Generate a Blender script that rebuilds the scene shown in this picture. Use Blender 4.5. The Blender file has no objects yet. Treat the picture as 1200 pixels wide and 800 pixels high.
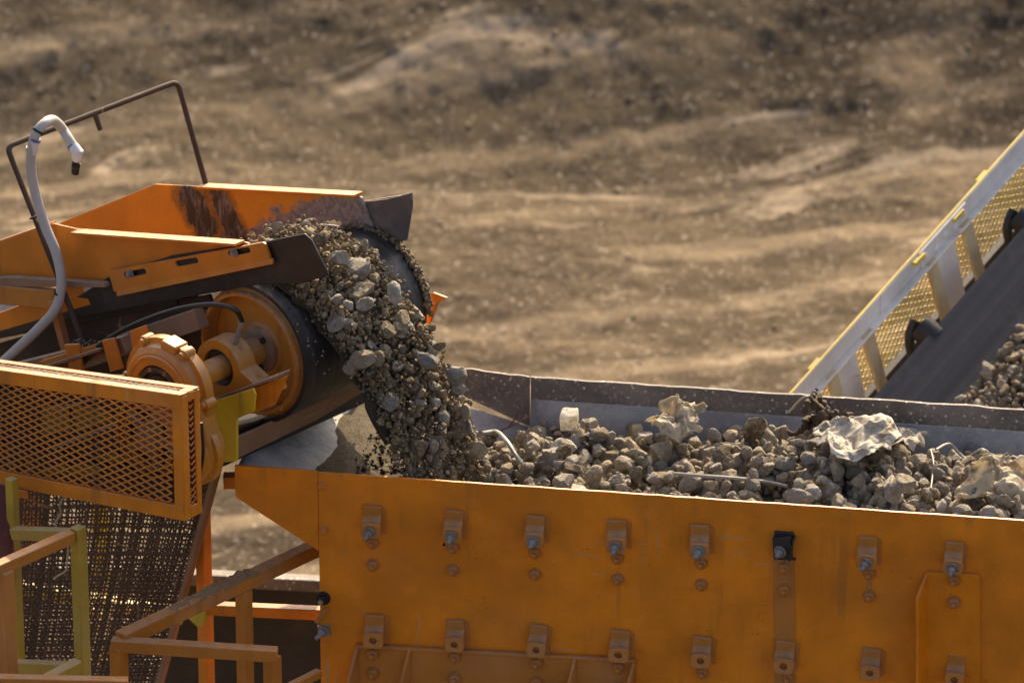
import bpy, bmesh, math, random
import numpy as np
from mathutils import Vector, Matrix
from mathutils.geometry import tessellate_polygon
random.seed(7); rng = np.random.default_rng(7)
R = math.radians
sc = bpy.context.scene
COL = sc.collection

# ------------------------------------------------------------------ camera
TH = R(24.0); DC = 20.0; FPX = 6667.0
CAM = Vector((0, -DC*math.cos(TH), DC*math.sin(TH)))
FW = Vector((0, math.cos(TH), -math.sin(TH))); RT = Vector((1, 0, 0)); UP = Vector((0, math.sin(TH), math.cos(TH)))
Z = Vector((0, 0, 1))
def ray(px, py): return FW + RT*((px-600)/FPX) + UP*((400-py)/FPX)
def P(px, py, depth): return CAM + ray(px, py)*depth
def PP(px, py, n, c):
    r = ray(px, py); return CAM + r*(((c-CAM).dot(n))/r.dot(n))
def proj(p):
    d = p-CAM; w = d.dot(FW); return 600+FPX*d.dot(RT)/w, 400-FPX*d.dot(UP)/w, w
cam = bpy.data.cameras.new('camera'); co = bpy.data.objects.new('camera', cam); COL.objects.link(co)
co.location = CAM; co.rotation_euler = (math.pi/2-TH, 0, 0)
cam.sensor_width = 36; cam.lens = FPX/1200*36; cam.clip_end = 2000; cam.clip_start = 0.5
cam.dof.use_dof = True; cam.dof.focus_distance = 20.1; cam.dof.aperture_fstop = 2.5; cam.dof.aperture_blades = 7
sc.camera = co

# ------------------------------------------------------------------ light
SUN_EL, SUN_AZ = R(33), R(14)        # azimuth from +Y towards +X
w = bpy.data.worlds.new('World'); sc.world = w; w.use_nodes = True
nt = w.node_tree; bg = nt.nodes['Background']; sky = nt.nodes.new('ShaderNodeTexSky')
sky.sky_type = 'NISHITA'; sky.sun_disc = False; sky.sun_elevation = SUN_EL; sky.sun_rotation = SUN_AZ
sky.dust_density = 6.0; sky.air_density = 0.7; sky.ozone_density = 0.0
nt.links.new(sky.outputs[0], bg.inputs[0]); bg.inputs[1].default_value = 0.135
sl = bpy.data.lights.new('sun', 'SUN'); sl.energy = 4.3; sl.angle = R(0.6); sl.color = (1, .80, .52)
so = bpy.data.objects.new('sun', sl); COL.objects.link(so)
sd = Vector((math.sin(SUN_AZ)*math.cos(SUN_EL), math.cos(SUN_AZ)*math.cos(SUN_EL), math.sin(SUN_EL)))
so.rotation_euler = sd.to_track_quat('Z', 'Y').to_euler(); so.location = sd*30
sc.view_settings.view_transform = 'Standard'; sc.view_settings.look = 'None'
sc.view_settings.exposure = 0.96; sc.view_settings.gamma = 1
sc.cycles.max_bounces = 6; sc.cycles.diffuse_bounces = 4; sc.cycles.use_denoising = True

# ------------------------------------------------------------------ materials
class NB:
    def __init__(s, name):
        s.m = bpy.data.materials.new(name); s.m.use_nodes = True; s.t = s.m.node_tree
        s.b = s.t.nodes['Principled BSDF']; s.tc = s.t.nodes.new('ShaderNodeTexCoord'); s.geo = s.t.nodes.new('ShaderNodeNewGeometry')
        s.obj = s.tc.outputs['Object']; s.pos = s.geo.outputs['Position']
    def n(s, t): return s.t.nodes.new(t)
    def l(s, a, b):
        if hasattr(a, 'is_output'): s.t.links.new(a, b)
        else:
            if isinstance(a, tuple) and len(a) == 3 and len(b.default_value) == 4: a = (*a, 1)
            b.default_value = a
    def noise(s, scale, detail=6, rough=.6, vec=None, dist=0):
        x = s.n('ShaderNodeTexNoise'); x.inputs['Scale'].default_value = scale; x.inputs['Detail'].default_value = detail
        x.inputs['Roughness'].default_value = rough; x.inputs['Distortion'].default_value = dist
        s.l(vec or s.obj, x.inputs['Vector']); return x.outputs['Fac']
    def voro(s, scale, feature='F1', vec=None):
        x = s.n('ShaderNodeTexVoronoi'); x.feature = feature; x.inputs['Scale'].default_value = scale; s.l(vec or s.obj, x.inputs['Vector']); return x.outputs['Distance']
    def ramp(s, f, a, b):
        x = s.n('ShaderNodeMapRange'); x.interpolation_type = 'SMOOTHSTEP'; s.l(f, x.inputs[0]); x.inputs[1].default_value = a; x.inputs[2].default_value = b; return x.outputs[0]
    def mix(s, f, a, b, mode='MIX'):
        x = s.n('ShaderNodeMix'); x.data_type = 'RGBA'; x.blend_type = mode
        s.l(f, x.inputs[0]); s.l(a, x.inputs[6]); s.l(b, x.inputs[7]); return x.outputs[2]
    def math(s, op, a, b=0.0, c=0.0):
        x = s.n('ShaderNodeMath'); x.operation = op; s.l(a, x.inputs[0]); s.l(b, x.inputs[1]); s.l(c, x.inputs[2]); return x.outputs[0]
    def stretch(s, sx, sy, sz, vec=None):
        x = s.n('ShaderNodeVectorMath'); x.operation = 'MULTIPLY'; s.l(vec or s.obj, x.inputs[0]); x.inputs[1].default_value = (sx, sy, sz); return x.outputs[0]
    def dot(s, v, origin=(0, 0, 0)):
        x = s.n('ShaderNodeVectorMath'); x.operation = 'SUBTRACT'; s.l(s.pos, x.inputs[0]); x.inputs[1].default_value = tuple(origin)
        y = s.n('ShaderNodeVectorMath'); y.operation = 'DOT_PRODUCT'; s.l(x.outputs[0], y.inputs[0]); y.inputs[1].default_value = tuple(v); return y.outputs['Value']
    def up(s, a=.3, b=.9):
        x = s.n('ShaderNodeSeparateXYZ'); s.l(s.geo.outputs['Normal'], x.inputs[0]); return s.ramp(x.outputs[2], a, b)
    def bump(s, h, strength=.3, dist=.01):
        x = s.n('ShaderNodeBump'); x.inputs['Strength'].default_value = strength; x.inputs['Distance'].default_value = dist
        s.l(h, x.inputs['Height']); s.l(x.outputs[0], s.b.inputs['Normal'])
    def out(s, col, rough=.5, metal=0.0, spec=None):
        s.l(col, s.b.inputs['Base Color']); s.l(rough, s.b.inputs['Roughness']); s.l(metal, s.b.inputs['Metallic'])
        if spec is not None: s.l(spec, s.b.inputs['Specular IOR Level'])
        return s.m
DUST = (.36, .25, .17)
def paint(name, base, dust=.35, chips=.5, updust=.6, rough=.45, chipcol=(.28, .24, .22), bumpy=.12, streak=.3):
    k = NB(name); hi = tuple(min(1, c*1.12) for c in base); lo = tuple(c*.78 for c in base)
    c = k.mix(k.ramp(k.noise(4, 8), .3, .7), lo, hi)
    st = k.ramp(k.noise(9, 5, .6, k.stretch(1, 1, .12)), .5, .75)
    c = k.mix(k.math('MULTIPLY', st, streak), c, tuple(x*.6 for x in base))
    d = k.ramp(k.noise(2.6, 9, .65, None, .4), .48, .78)
    c = k.mix(k.math('MULTIPLY', d, dust), c, DUST)
    fine = k.ramp(k.noise(160, 3), .6, .8)
    c = k.mix(k.math('MULTIPLY', fine, dust*.5), c, DUST)
    c = k.mix(k.math('MULTIPLY', k.up(), k.math('MULTIPLY', k.ramp(k.noise(30, 6), .25, .6), updust)), c, (.5, .4, .3))
    ch = k.math('MULTIPLY', k.ramp(k.noise(30, 9, .72), .665, .69), chips)
    c = k.mix(ch, c, chipcol)
    oi = k.n('ShaderNodeObjectInfo').outputs['Random']
    c = k.mix(k.math('MULTIPLY', oi, dust*.45), c, DUST)
    for (sx, sy, sz, sc_) in ((1, 1, .05, 46), (.06, .06, 1, 50)):
        sr = k.math('MULTIPLY', k.ramp(k.noise(sc_, 2, .4, k.stretch(sx, sy, sz), .5), .69, .72), k.ramp(k.noise(4, 3), .48, .58)); c = k.mix(k.math('MULTIPLY', sr, min(1, chips*1.4)), c, (.50, .32, .16))
    run = k.math('MULTIPLY', k.ramp(k.noise(16, 4, .55, k.stretch(1, 1, .05)), .54, .70), k.ramp(k.noise(2.2, 3), .45, .6)); c = k.mix(k.math('MULTIPLY', run, streak*1.6), c, (.20, .10, .035))
    pits = k.ramp(k.noise(70, 4), .62, .75); dz = k.ramp(k.noise(5, 3), .5, .65)
    h = k.math('ADD', k.math('MULTIPLY', k.noise(140, 3), .3), k.math('MULTIPLY', k.math('MULTIPLY', pits, dz), 1.0))
    h = k.math('ADD', h, k.math('MULTIPLY', k.noise(4.5, 2), 2.2))
    k.bump(h, bumpy, .006)
    return k.out(c, k.math('ADD', k.math('MULTIPLY', k.noise(12, 5), .3), rough-.1), 0, .4)
ORANGE = (.71, .225, .007)
M = {}
M['orange'] = paint('orange_paint', ORANGE, .22, .35)
M['plate'] = paint('hopper_orange_paint', (.82, .252, .004), .08, .8, .12, .34, streak=.24, bumpy=.7)
M['dusty'] = paint('dusty_orange_paint', (.54, .195, .018), .4, .4, .35, .6)
M['gear'] = paint('gearbox_orange_paint', (.58, .235, .018), .25, .15, .5, .38)
M['brown'] = paint('dusty_brown_steel', (.27, .14, .06), .9, .5, .9, .7)
M['yellow'] = paint('yellow_paint', (.74, .54, .010), .22, .6, .5, .5, (.12, .07, .03))
M['yellow_old'] = paint('worn_yellow_paint', (.47, .31, .016), .5, .9, .5, .6, (.10, .05, .02))
M['yellow_dark'] = paint('dark_yellow_paint', (.26, .18, .012), .4, .6, .5, .6, (.12, .07, .03))  # darker yellow, used for the motor base plates
M['cream'] = paint('cream_paint', (.60, .50, .30), .4, .2, .6, .5)
M['white'] = paint('white_galvanised', (.74, .72, .68), .10, .35, .3, .4, (.3, .3, .28), streak=.1)
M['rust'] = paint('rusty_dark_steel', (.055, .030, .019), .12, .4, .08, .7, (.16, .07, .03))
M['rustwire'] = paint('rusty_brown_wire', (.11, .058, .028), .4, .4, .3, .75)
M['darkred'] = paint('dark_red_paint', (.12, .016, .008), .2, .5, .3, .6)
def simple(name, col, rough=.5, metal=0., var=.25, scale=20, bumpy=.1, dust=0., dustcol=(.30, .26, .21)):
    k = NB(name); c = k.mix(k.noise(scale, 6), tuple(x*(1-var) for x in col), tuple(min(1, x*(1+var)) for x in col))
    if dust:
        d = k.math('MULTIPLY', k.ramp(k.noise(7, 10, .7), .42, .75), dust); c = k.mix(d, c, dustcol)
        c = k.mix(k.math('MULTIPLY', k.ramp(k.noise(240, 2), .62, .72), dust), c, dustcol)
    k.bump(k.noise(scale*4, 5), bumpy, .004); return k.out(c, rough, metal)
M['rubber'] = simple('black_rubber', (.013, .012, .0115), .5, 0, .3, 12, .25, .22, (.16, .13, .11))
M['rubber_worn'] = simple('worn_grey_rubber', (.085, .078, .074), .6, 0, .3, 15, .4, .6, (.24, .21, .18))
M['hosegrey'] = simple('grey_plastic_hose', (.47, .45, .41), .45, 0, .1, 40, .1, .4, (.36, .31, .25))
M['whitepl'] = simple('white_plastic', (.72, .72, .72), .4, 0, .05, 30, .05, .2)
M['bluetape'] = simple('blue_tape', (.10, .14, .34), .4)
M['blackpl'] = simple('black_plastic', (.012, .012, .012), .35)
M['zinc'] = simple('zinc_bolt', (.30, .295, .29), .35, .5, .3, 60, .2, .3)
M['darksteel'] = simple('dark_steel', (.035, .032, .030), .5, .3, .4, 25, .3, .3, (.12, .10, .08))
M['hole'] = simple('dark_cavity', (.008, .007, .006), .8)
M['wire'] = simple('grey_wire', (.27, .25, .22), .5, .2, .2, 40)
M['twig'] = simple('dry_twig', (.13, .08, .05), .8)
M['straw'] = simple('pale_straw_cord', (.42, .33, .2), .8)
M['seal'] = simple('greasy_seal', (.02, .018, .015), .4, 0, .4, 40, .4, .5, (.13, .11, .09))
M['mud'] = simple('dried_mud', (.29, .175, .08), .9, 0, .35, 30, .8)
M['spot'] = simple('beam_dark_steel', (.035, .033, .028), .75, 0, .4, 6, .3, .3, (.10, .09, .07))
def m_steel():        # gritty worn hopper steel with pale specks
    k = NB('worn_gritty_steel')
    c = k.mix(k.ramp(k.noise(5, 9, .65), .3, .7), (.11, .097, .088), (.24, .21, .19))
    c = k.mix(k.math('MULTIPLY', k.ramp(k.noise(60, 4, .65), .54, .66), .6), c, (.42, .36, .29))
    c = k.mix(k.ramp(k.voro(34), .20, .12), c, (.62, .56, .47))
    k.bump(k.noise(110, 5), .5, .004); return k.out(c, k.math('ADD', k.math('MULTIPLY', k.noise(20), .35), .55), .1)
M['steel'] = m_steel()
def m_liner():
    k = NB('dusty_steel_liner')
    c = k.mix(k.ramp(k.noise(4, 9, .65), .3, .7), (.22, .22, .225), (.40, .39, .38))
    c = k.mix(k.math('MULTIPLY', k.ramp(k.noise(60, 4, .65), .55, .68), .5), c, (.55, .52, .47))
    c = k.mix(k.math('MULTIPLY', k.ramp(k.noise(7, 6, .6, k.stretch(1, 1, .3)), .55, .75), .7), c, (.11, .10, .09))
    k.bump(k.noise(90, 5), .4, .004); return k.out(c, .5, .15)
M['liner'] = m_liner()
def m_tray():
    k = NB('pale_dusty_tray')
    c = k.mix(k.ramp(k.noise(6, 9, .7), .3, .7), (.24, .235, .23), (.46, .45, .43))
    c = k.mix(k.math('MULTIPLY', k.ramp(k.noise(11, 8, .65), .5, .7), .6), c, (.17, .15, .13))
    k.bump(k.noise(60, 7), .6, .008); return k.out(c, .7)
M['tray'] = m_tray()
def m_stone(name, wts, dust=.5, S=2.4, pale=.8):
    k = NB(name); rnd = k.geo.outputs['Random Per Island']; oi = k.n('ShaderNodeObjectInfo').outputs['Random']
    r = k.math('FRACT', k.math('ADD', rnd, oi)); mp = k.n('ShaderNodeVectorMath'); k.l(k.obj, mp.inputs[0]); k.l(k.math('MULTIPLY', oi, 37.0), mp.inputs[1]); v = mp.outputs[0]
    cr = k.n('ShaderNodeValToRGB'); k.l(r, cr.inputs[0]); e = cr.color_ramp.elements
    while len(e) < len(wts): e.new(.5)
    for el, (p, c) in zip(e, wts): el.position = p; el.color = (*c, 1)
    c = k.mix(k.math('MULTIPLY', k.ramp(k.noise(S*.7, 6, .65, v), .40, .62), .7), cr.outputs[0], (.37, .285, .175) if pale > .3 else (.10, .075, .045))
    c = k.mix(k.math('MULTIPLY', k.ramp(k.noise(S*1.3, 7, .7, v), .5, .64), dust*.8), c, (.155, .11, .062))
    c = k.mix(k.math('MULTIPLY', k.ramp(k.noise(S*2.0, 7, .75, v), .54, .62), pale), c, (.60, .56, .48))
    c = k.mix(k.math('MULTIPLY', k.ramp(k.noise(S*3.4, 6, .7, v), .57, .65), .42), c, (.09, .068, .042))
    k.bump(k.math('ADD', k.noise(S*2.2, 8, .72, v), k.math('MULTIPLY', k.noise(S*8, 4, .7, v), .45)), 1.0, .014)
    return k.out(c, .8, 0, .15)
BULK = 48.
M['stone'] = m_stone('limestone', [(0, (0.244, 0.183, 0.110)), (.25, (0.403, 0.336, 0.244)), (.5, (0.366, 0.342, 0.305)), (.72, (0.512, 0.445, 0.336)), (.9, (0.305, 0.238, 0.152)), (1, (0.634, 0.598, 0.525))])
M['stone_bulk'] = m_stone('limestone', [(0, (0.244, 0.183, 0.110)), (.25, (0.403, 0.336, 0.244)), (.5, (0.366, 0.342, 0.305)), (.72, (0.512, 0.445, 0.336)), (.9, (0.305, 0.238, 0.152)), (1, (0.634, 0.598, 0.525))], S=BULK)
M['stone_tan'] = m_stone('tan_limestone', [(0, (0.408, 0.324, 0.210)), (1, (0.528, 0.444, 0.312))], .35)
M['stone_drab'] = m_stone('drab_limestone', [(0, (0.324, 0.300, 0.264)), (1, (0.432, 0.414, 0.372))], .35)
M['stone_light'] = m_stone('light_limestone', [(0, (0.576, 0.540, 0.468)), (1, (0.672, 0.636, 0.564))], .3)
M['stone_dark'] = m_stone('dark_earthy_stone', [(0, (0.165, 0.121, 0.066)), (1, (0.253, 0.187, 0.110))], .4)
M['stone_pale'] = m_stone('pale_limestone', [(0, (.64, .60, .52)), (1, (.74, .70, .62))], .15)
M['stone_grey'] = m_stone('grey_stone', [(0, (.25, .24, .23)), (1, (.34, .33, .31))], .2)
M['stone_ochre'] = m_stone('ochre_stone', [(0, (.50, .36, .17)), (1, (.55, .40, .2))], .2)
M['stone_brown'] = m_stone('earthy_stone', [(0, (.14, .095, .045)), (1, (.2, .14, .07))], .4)
M['grit'] = m_stone('gravel_grit', [(0, (.17, .11, .046)), (.35, (.26, .178, .082)), (.7, (.34, .25, .135)), (.9, (.40, .33, .22)), (1, (.46, .42, .35))], .6, S=BULK)
M['shaded_wetgrit'] = m_stone('shaded_wet_fines', [(0, (.055, .042, .026)), (.6, (.10, .078, .05)), (1, (.16, .13, .09))], .5, S=BULK, pale=.08)  # wet fines, colours darkened to stand for shadow over the tray
M['palegravel'] = m_stone('pale_ground_gravel', [(0, (.22, .16, .09)), (.5, (.38, .31, .21)), (1, (.66, .60, .50))], .2, S=BULK)
M['beltstone'] = m_stone('belt_limestone', [(0, (.20, .16, .11)), (.4, (.32, .27, .20)), (.75, (.42, .37, .31)), (1, (.55, .51, .46))], .3, S=BULK)
def m_sheet(name, a, b, trans=.3, metal=0):
    k = NB(name); c = k.mix(k.ramp(k.noise(9, 7), .35, .65), a, b)
    c = k.mix(k.math('MULTIPLY', k.ramp(k.noise(13, 9, .72), .50, .64), .8), c, (.34, .23, .11))
    k.bump(k.noise(40, 8, .7), .8, .01); k.out(c, .55)
    tr = k.n('ShaderNodeBsdfTranslucent'); k.l(c, tr.inputs[0]); mx = k.n('ShaderNodeMixShader'); mx.inputs[0].default_value = trans
    o = k.t.nodes['Material Output']; k.l(k.b.outputs[0], mx.inputs[1]); k.l(tr.outputs[0], mx.inputs[2]); k.l(mx.outputs[0], o.inputs[0]); return k.m
M['sack'] = m_sheet('dirty_white_sack', (.54, .49, .40), (.76, .71, .60), .35)
M['paper'] = m_sheet('crumpled_pale_paper', (.62, .52, .34), (.74, .68, .54), .45)
M['foam'] = m_sheet('white_foam', (.84, .80, .70), (.88, .85, .78), .6)
M['root'] = simple('dark_root', (.07, .045, .025), .85, 0, .5, 30, .6)

# ------------------------------------------------------------------ mesh building
W = {}          # world origin of every object that carries children
def setp(o, label=None, cat=None, group=None, kind=None):
    if label: o['label'] = label
    if cat: o['category'] = cat
    if group: o['group'] = group
    if kind: o['kind'] = kind
    return o
def thing(name, label, cat, loc, group=None):
    o = bpy.data.objects.new(name, None); COL.objects.link(o); o.location = loc; o.empty_display_size = .1
    W[o] = Vector(loc); return setp(o, label, cat, group)
def perp(a):
    v = a.orthogonal().normalized(); return v, a.cross(v).normalized()
class MB:
    def __init__(s): s.v = []; s.f = []
    def add(s, vs, fs):
        k = len(s.v); s.v += [Vector(x) for x in vs]; s.f += [[i+k for i in f] for f in fs]; return s
    def prism(s, pts, d):
        n = len(pts); d = Vector(d); vs = list(pts)+[p+d for p in pts]
        return s.add(vs, [list(range(n))[::-1], list(range(n, 2*n))]+[[i, (i+1) % n, n+(i+1) % n, n+i] for i in range(n)])
    def plate(s, outer, holes, o, ex, ey, d):        # flat plate with real holes, outlines in 2D
        loops = [outer]+holes; tri = tessellate_polygon([[Vector((a, b, 0)) for a, b in L] for L in loops])
        fl = [p for L in loops for p in L]; n = len(fl); vs = [o+ex*a+ey*b for a, b in fl]; vs += [p+d for p in vs]
        fs = [list(t) for t in tri]+[[i+n for i in t][::-1] for t in tri]; k = 0
        for L in loops:
            m = len(L); fs += [[k+i, k+(i+1) % m, n+k+(i+1) % m, n+k+i] for i in range(m)]; k += m
        return s.add(vs, fs)
    def box(s, c, a, b, d):
        vs = [c+a*i+b*j+d*k for i in (-1, 1) for j in (-1, 1) for k in (-1, 1)]
        return s.add(vs, [[0, 1, 3, 2], [4, 6, 7, 5], [0, 4, 5, 1], [2, 3, 7, 6], [0, 2, 6, 4], [1, 5, 7, 3]])
    def bar(s, p, q, up, wu, ws):                     # wu along up, ws along the third axis
        a = (q-p).normalized(); side = a.cross(up).normalized(); u = side.cross(a).normalized()
        return s.box((p+q)/2, (q-p)/2, u*wu/2, side*ws/2)
    def tube(s, pts, r, seg=8, cap=True):
        n = len(pts); rs = r if isinstance(r, (list, tuple)) else [r]*n
        t = (pts[1]-pts[0]).normalized(); u, v = perp(t); vs = []; fs = []
        for i, p in enumerate(pts):
            t2 = (pts[min(i+1, n-1)]-pts[max(i-1, 0)]).normalized(); q = t.rotation_difference(t2); u = q@u; v = q@v; t = t2
            vs += [p+(u*math.cos(2*math.pi*j/seg)+v*math.sin(2*math.pi*j/seg))*rs[i] for j in range(seg)]
        for i in range(n-1):
            for j in range(seg):
                k = (j+1) % seg; fs.append([i*seg+j, i*seg+k, (i+1)*seg+k, (i+1)*seg+j])
        if cap: fs += [list(range(seg))[::-1], [(n-1)*seg+j for j in range(seg)]]
        return s.add(vs, fs)
    def lathe(s, c, ax, prof, seg=32, u=None):
        ax = ax.normalized(); u, v = (u, ax.cross(u).normalized()) if u else perp(ax); vs = []; fs = []; rings = []
        for r, h in prof:
            if r < 1e-6: rings.append([len(vs)]); vs.append(c+ax*h)
            else:
                rings.append([len(vs)+j for j in range(seg)]); vs += [c+ax*h+(u*math.cos(2*math.pi*j/seg)+v*math.sin(2*math.pi*j/seg))*r for j in range(seg)]
        for a, b in zip(rings[:-1], rings[1:]):
            for j in range(seg):
                k = (j+1) % seg
                if len(a) == 1 and len(b) > 1: fs.append([a[0], b[j], b[k]])
                elif len(b) == 1 and len(a) > 1: fs.append([a[j], a[k], b[0]])
                elif len(a) > 1: fs.append([a[j], a[k], b[k], b[j]])
        return s.add(vs, fs)
    def build(s, name, mat, parent=None, org=None, rot=0., bevel=0., ang=35, label=None, local=False):
        base = W[parent] if parent else Vector((0, 0, 0))
        if org is None: org = base if parent else (sum(s.v, Vector())/len(s.v))
        me = bpy.data.meshes.new(name)
        if local: vs = s.v
        else:
            rm = Matrix.Rotation(-rot, 3, 'Z'); vs = [rm@(v-org) for v in s.v]
        me.from_pydata([tuple(v) for v in vs], [], s.f)
        bm = bmesh.new(); bm.from_mesh(me); bmesh.ops.recalc_face_normals(bm, faces=bm.faces); bm.to_mesh(me); bm.free()
        me.shade_smooth(); me.set_sharp_from_angle(angle=R(ang))
        me.materials.append(mat); o = bpy.data.objects.new(name, me); COL.objects.link(o)
        o.location = org-base; o.rotation_euler[2] = rot
        if parent: o.parent = parent
        W[o] = Vector(org)
        if bevel:
            b = o.modifiers.new('bevel', 'BEVEL'); b.width = bevel; b.segments = 2; b.limit_method = 'ANGLE'; b.angle_limit = R(40)
        if label: o['label'] = label
        return o
def copy_to(o, parent, org, rot=None, name=None):
    c = o.copy(); COL.objects.link(c); c.parent = parent; c.location = Vector(org)-W[parent]
    if rot is not None: c.rotation_euler[2] = rot
    W[c] = Vector(org); return c
def smooth_path(pts, n=12):
    out = []; m = len(pts)
    for i in range(m-1):
        p0, p1, p2, p3 = pts[max(i-1, 0)], pts[i], pts[i+1], pts[min(i+2, m-1)]
        for k in range(n):
            t = k/n; out.append(.5*((2*p1)+(p2-p0)*t+(2*p0-5*p1+4*p2-p3)*t*t+(3*p1-p0-3*p2+p3)*t**3))
    out.append(pts[-1]); return out
# value noise (numpy)
def vnoise(p, seed=0):
    p = np.asarray(p, float); i = np.floor(p).astype(np.int64); f = p-i; f = f*f*(3-2*f)
    def h(x, y, z):
        n = (x*374761393+y*668265263+z*2147483647+seed*974634721) & 0xffffffff
        n = ((n ^ (n >> 13))*1274126177) & 0xffffffff; return ((n ^ (n >> 16)) & 0xffff)/65535.
    r = 0
    for a in (0, 1):
        for b in (0, 1):
            for c in (0, 1):
                wt = (f[..., 0] if a else 1-f[..., 0])*(f[..., 1] if b else 1-f[..., 1])*(f[..., 2] if c else 1-f[..., 2])
                r = r+wt*h(i[..., 0]+a, i[..., 1]+b, i[..., 2]+c)
    return r*2-1
def fbm(p, oct=4, seed=0, gain=.5):
    a = 1.; s = 0; p = np.asarray(p, float)
    for k in range(oct): s = s+a*vnoise(p, seed+k*17); p = p*2.03+11.7; a *= gain
    return s
def np_mesh(name, V, F, mat, kind=None, label=None, cat=None, group=None, parent=None, smooth_ang=None):
    me = bpy.data.meshes.new(name); nf, k = F.shape; me.vertices.add(len(V)); me.loops.add(nf*k); me.polygons.add(nf)
    org = V.mean(0) if parent is None else np.array(W[parent])
    me.vertices.foreach_set('co', (V-org).astype(np.float32).ravel()); me.loops.foreach_set('vertex_index', F.astype(np.int32).ravel())
    me.polygons.foreach_set('loop_start', np.arange(0, nf*k, k, dtype=np.int32)); me.update(calc_edges=True); me.validate()
    if smooth_ang: me.shade_smooth(); me.set_sharp_from_angle(angle=R(smooth_ang))
    me.materials.append(mat); o = bpy.data.objects.new(name, me); COL.objects.link(o)
    o.location = Vector(org) if parent is None else (0, 0, 0)
    if parent: o.parent = parent
    return setp(o, label, cat, group, kind)
# stones
def ico(sub):
    bm = bmesh.new(); bmesh.ops.create_icosphere(bm, subdivisions=sub, radius=1); V = np.array([v.co[:] for v in bm.verts]); F = np.array([[v.index for v in f.verts] for f in bm.faces]); bm.free(); return V, F
ICO = {s: ico(s) for s in (1, 2, 3, 4)}
def rock(sub, seed, rough=.07):
    g = np.random.default_rng(seed); V, F = ICO[sub]; n = g.integers(8, 13)
    N = g.normal(size=(n, 3)); N /= np.linalg.norm(N, axis=1)[:, None]; d = g.uniform(.55, 1.0, n)
    r = np.full(len(V), 1.12); k = 55.
    q = d[None]/np.maximum(V@N.T, 1e-3); q = np.concatenate([np.minimum(q, 3), r[:, None]], 1)
    r = -np.log(np.exp(-k*q).sum(1))/k
    r = r*(1+rough*.55*fbm(V*2.3+seed, 4, seed)+.035*fbm(V*7+seed, 3, seed, .6))
    X = V*r[:, None]; X = X*g.uniform(.62, 1.3, 3)[None]; return X/np.abs(X).max(), F
def rotm(g):
    q = g.normal(size=4); q /= np.linalg.norm(q); a, b, c, d = q
    return np.array([[1-2*(c*c+d*d), 2*(b*c-a*d), 2*(b*d+a*c)], [2*(b*c+a*d), 1-2*(b*b+d*d), 2*(c*d-a*b)], [2*(b*d-a*c), 2*(c*d+a*b), 1-2*(b*b+c*c)]])
ROCKS = {s: [rock(s, 100+i, .10) for i in range(12)] for s in (1, 2, 3)}
BIG = [rock(4, 300+i, .09) for i in range(16)]
def rock_mesh(i):
    V, F = BIG[i]; me = bpy.data.meshes.new('stone'); me.from_pydata(V.tolist(), [], F.tolist()); me.shade_smooth(); me.set_sharp_from_angle(angle=R(14)); return me
BIGM = {}
def stone_obj(name, pos, r, label, group, mat='stone', i=None, rot=None, cat='stone', sq=(1, 1, 1)):
    i = random.randrange(16) if i is None else i
    key = (i, mat)
    if key not in BIGM: BIGM[key] = rock_mesh(i); BIGM[key].materials.append(M[mat])
    o = bpy.data.objects.new(name, BIGM[key]); COL.objects.link(o); o.location = pos; o.scale = (r*sq[0], r*sq[1], r*sq[2])
    o.rotation_euler = rot or [random.uniform(0, 6.28) for _ in range(3)]
    return setp(o, label, cat, group)
def merge_rocks(items, sub, flat=1.):
    VV = []; FF = []; k = 0
    for p, r in items:
        V, F = ROCKS[sub][rng.integers(12)]; VV.append((V@rotm(rng).T)*r*np.array([1, 1, flat])+p); FF.append(F+k); k += len(V)
    return np.concatenate(VV), np.concatenate(FF)

# ------------------------------------------------------------------ ground
GZ = -3.2
def dense(a, b, lo, hi, step, far):
    c = list(np.arange(lo, hi, step)); s = step; x = lo
    while x > a: s *= 1.22; x -= s; c.insert(0, max(x, a))
    s = step; x = c[-1]
    while x < b: s *= 1.22; x += s; c.append(min(x, b))
    return np.array(c)
def ground_z(x, y):
    p = np.stack([x, y, np.zeros_like(x)], -1)
    bank = np.clip((y-8.9+.10*x-.8*vnoise(p*[.35, .1, 1], 5)), 0, None); bank = np.where(bank < 1, bank**2/2, bank-.5); z = GZ+np.minimum(bank*.50, 6.0+0*bank)
    near = np.exp(-((x/14)**2+((y-8)/14)**2))
    z = z+.08*fbm(p*[.55, .35, 1], 4, 3)+near*(.012*fbm(p*[1.5, 1.6, 1], 4, 9, .6)+.007*fbm(p*[11, 11, 1], 3, 21, .7))
    # wheel ruts sweeping across the flat
    rr = np.sqrt((x+3.5)**2*.5+(y-2.5)**2*1.7); z = z+near*.012*np.sin(rr*9+1.2*vnoise(p*.9, 31))*np.clip(.5+vnoise(p*.6, 44), 0, 1)*np.clip((10-y)/2, 0, 1)
    sk = p*1.0; sk[..., 1] = p[..., 1]-.18*p[..., 0]+.5*vnoise(p*[.5, .4, 1], 91); z = z+near*(.012*fbm(sk*[.55, 2.1, 1], 3, 55)+.006*fbm(sk*[1.2, 6, 1], 3, 57))
    cl = fbm(p*[5, 5.0, 1], 3, 77); z = z+near*.035*np.clip(cl-.75, 0, 1)
    return z
gx = dense(-400, 400, -4.2, 4.2, .022, 0); gy = dense(-120, 900, 3.2, 13.8, .028, 0)
X, Y = np.meshgrid(gx, gy); Zg = ground_z(X, Y); nx, ny = len(gx), len(gy)
idx = np.arange(nx*ny).reshape(ny, nx)
F = np.stack([idx[:-1, :-1], idx[:-1, 1:], idx[1:, 1:], idx[1:, :-1]], -1).reshape(-1, 4)
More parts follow.
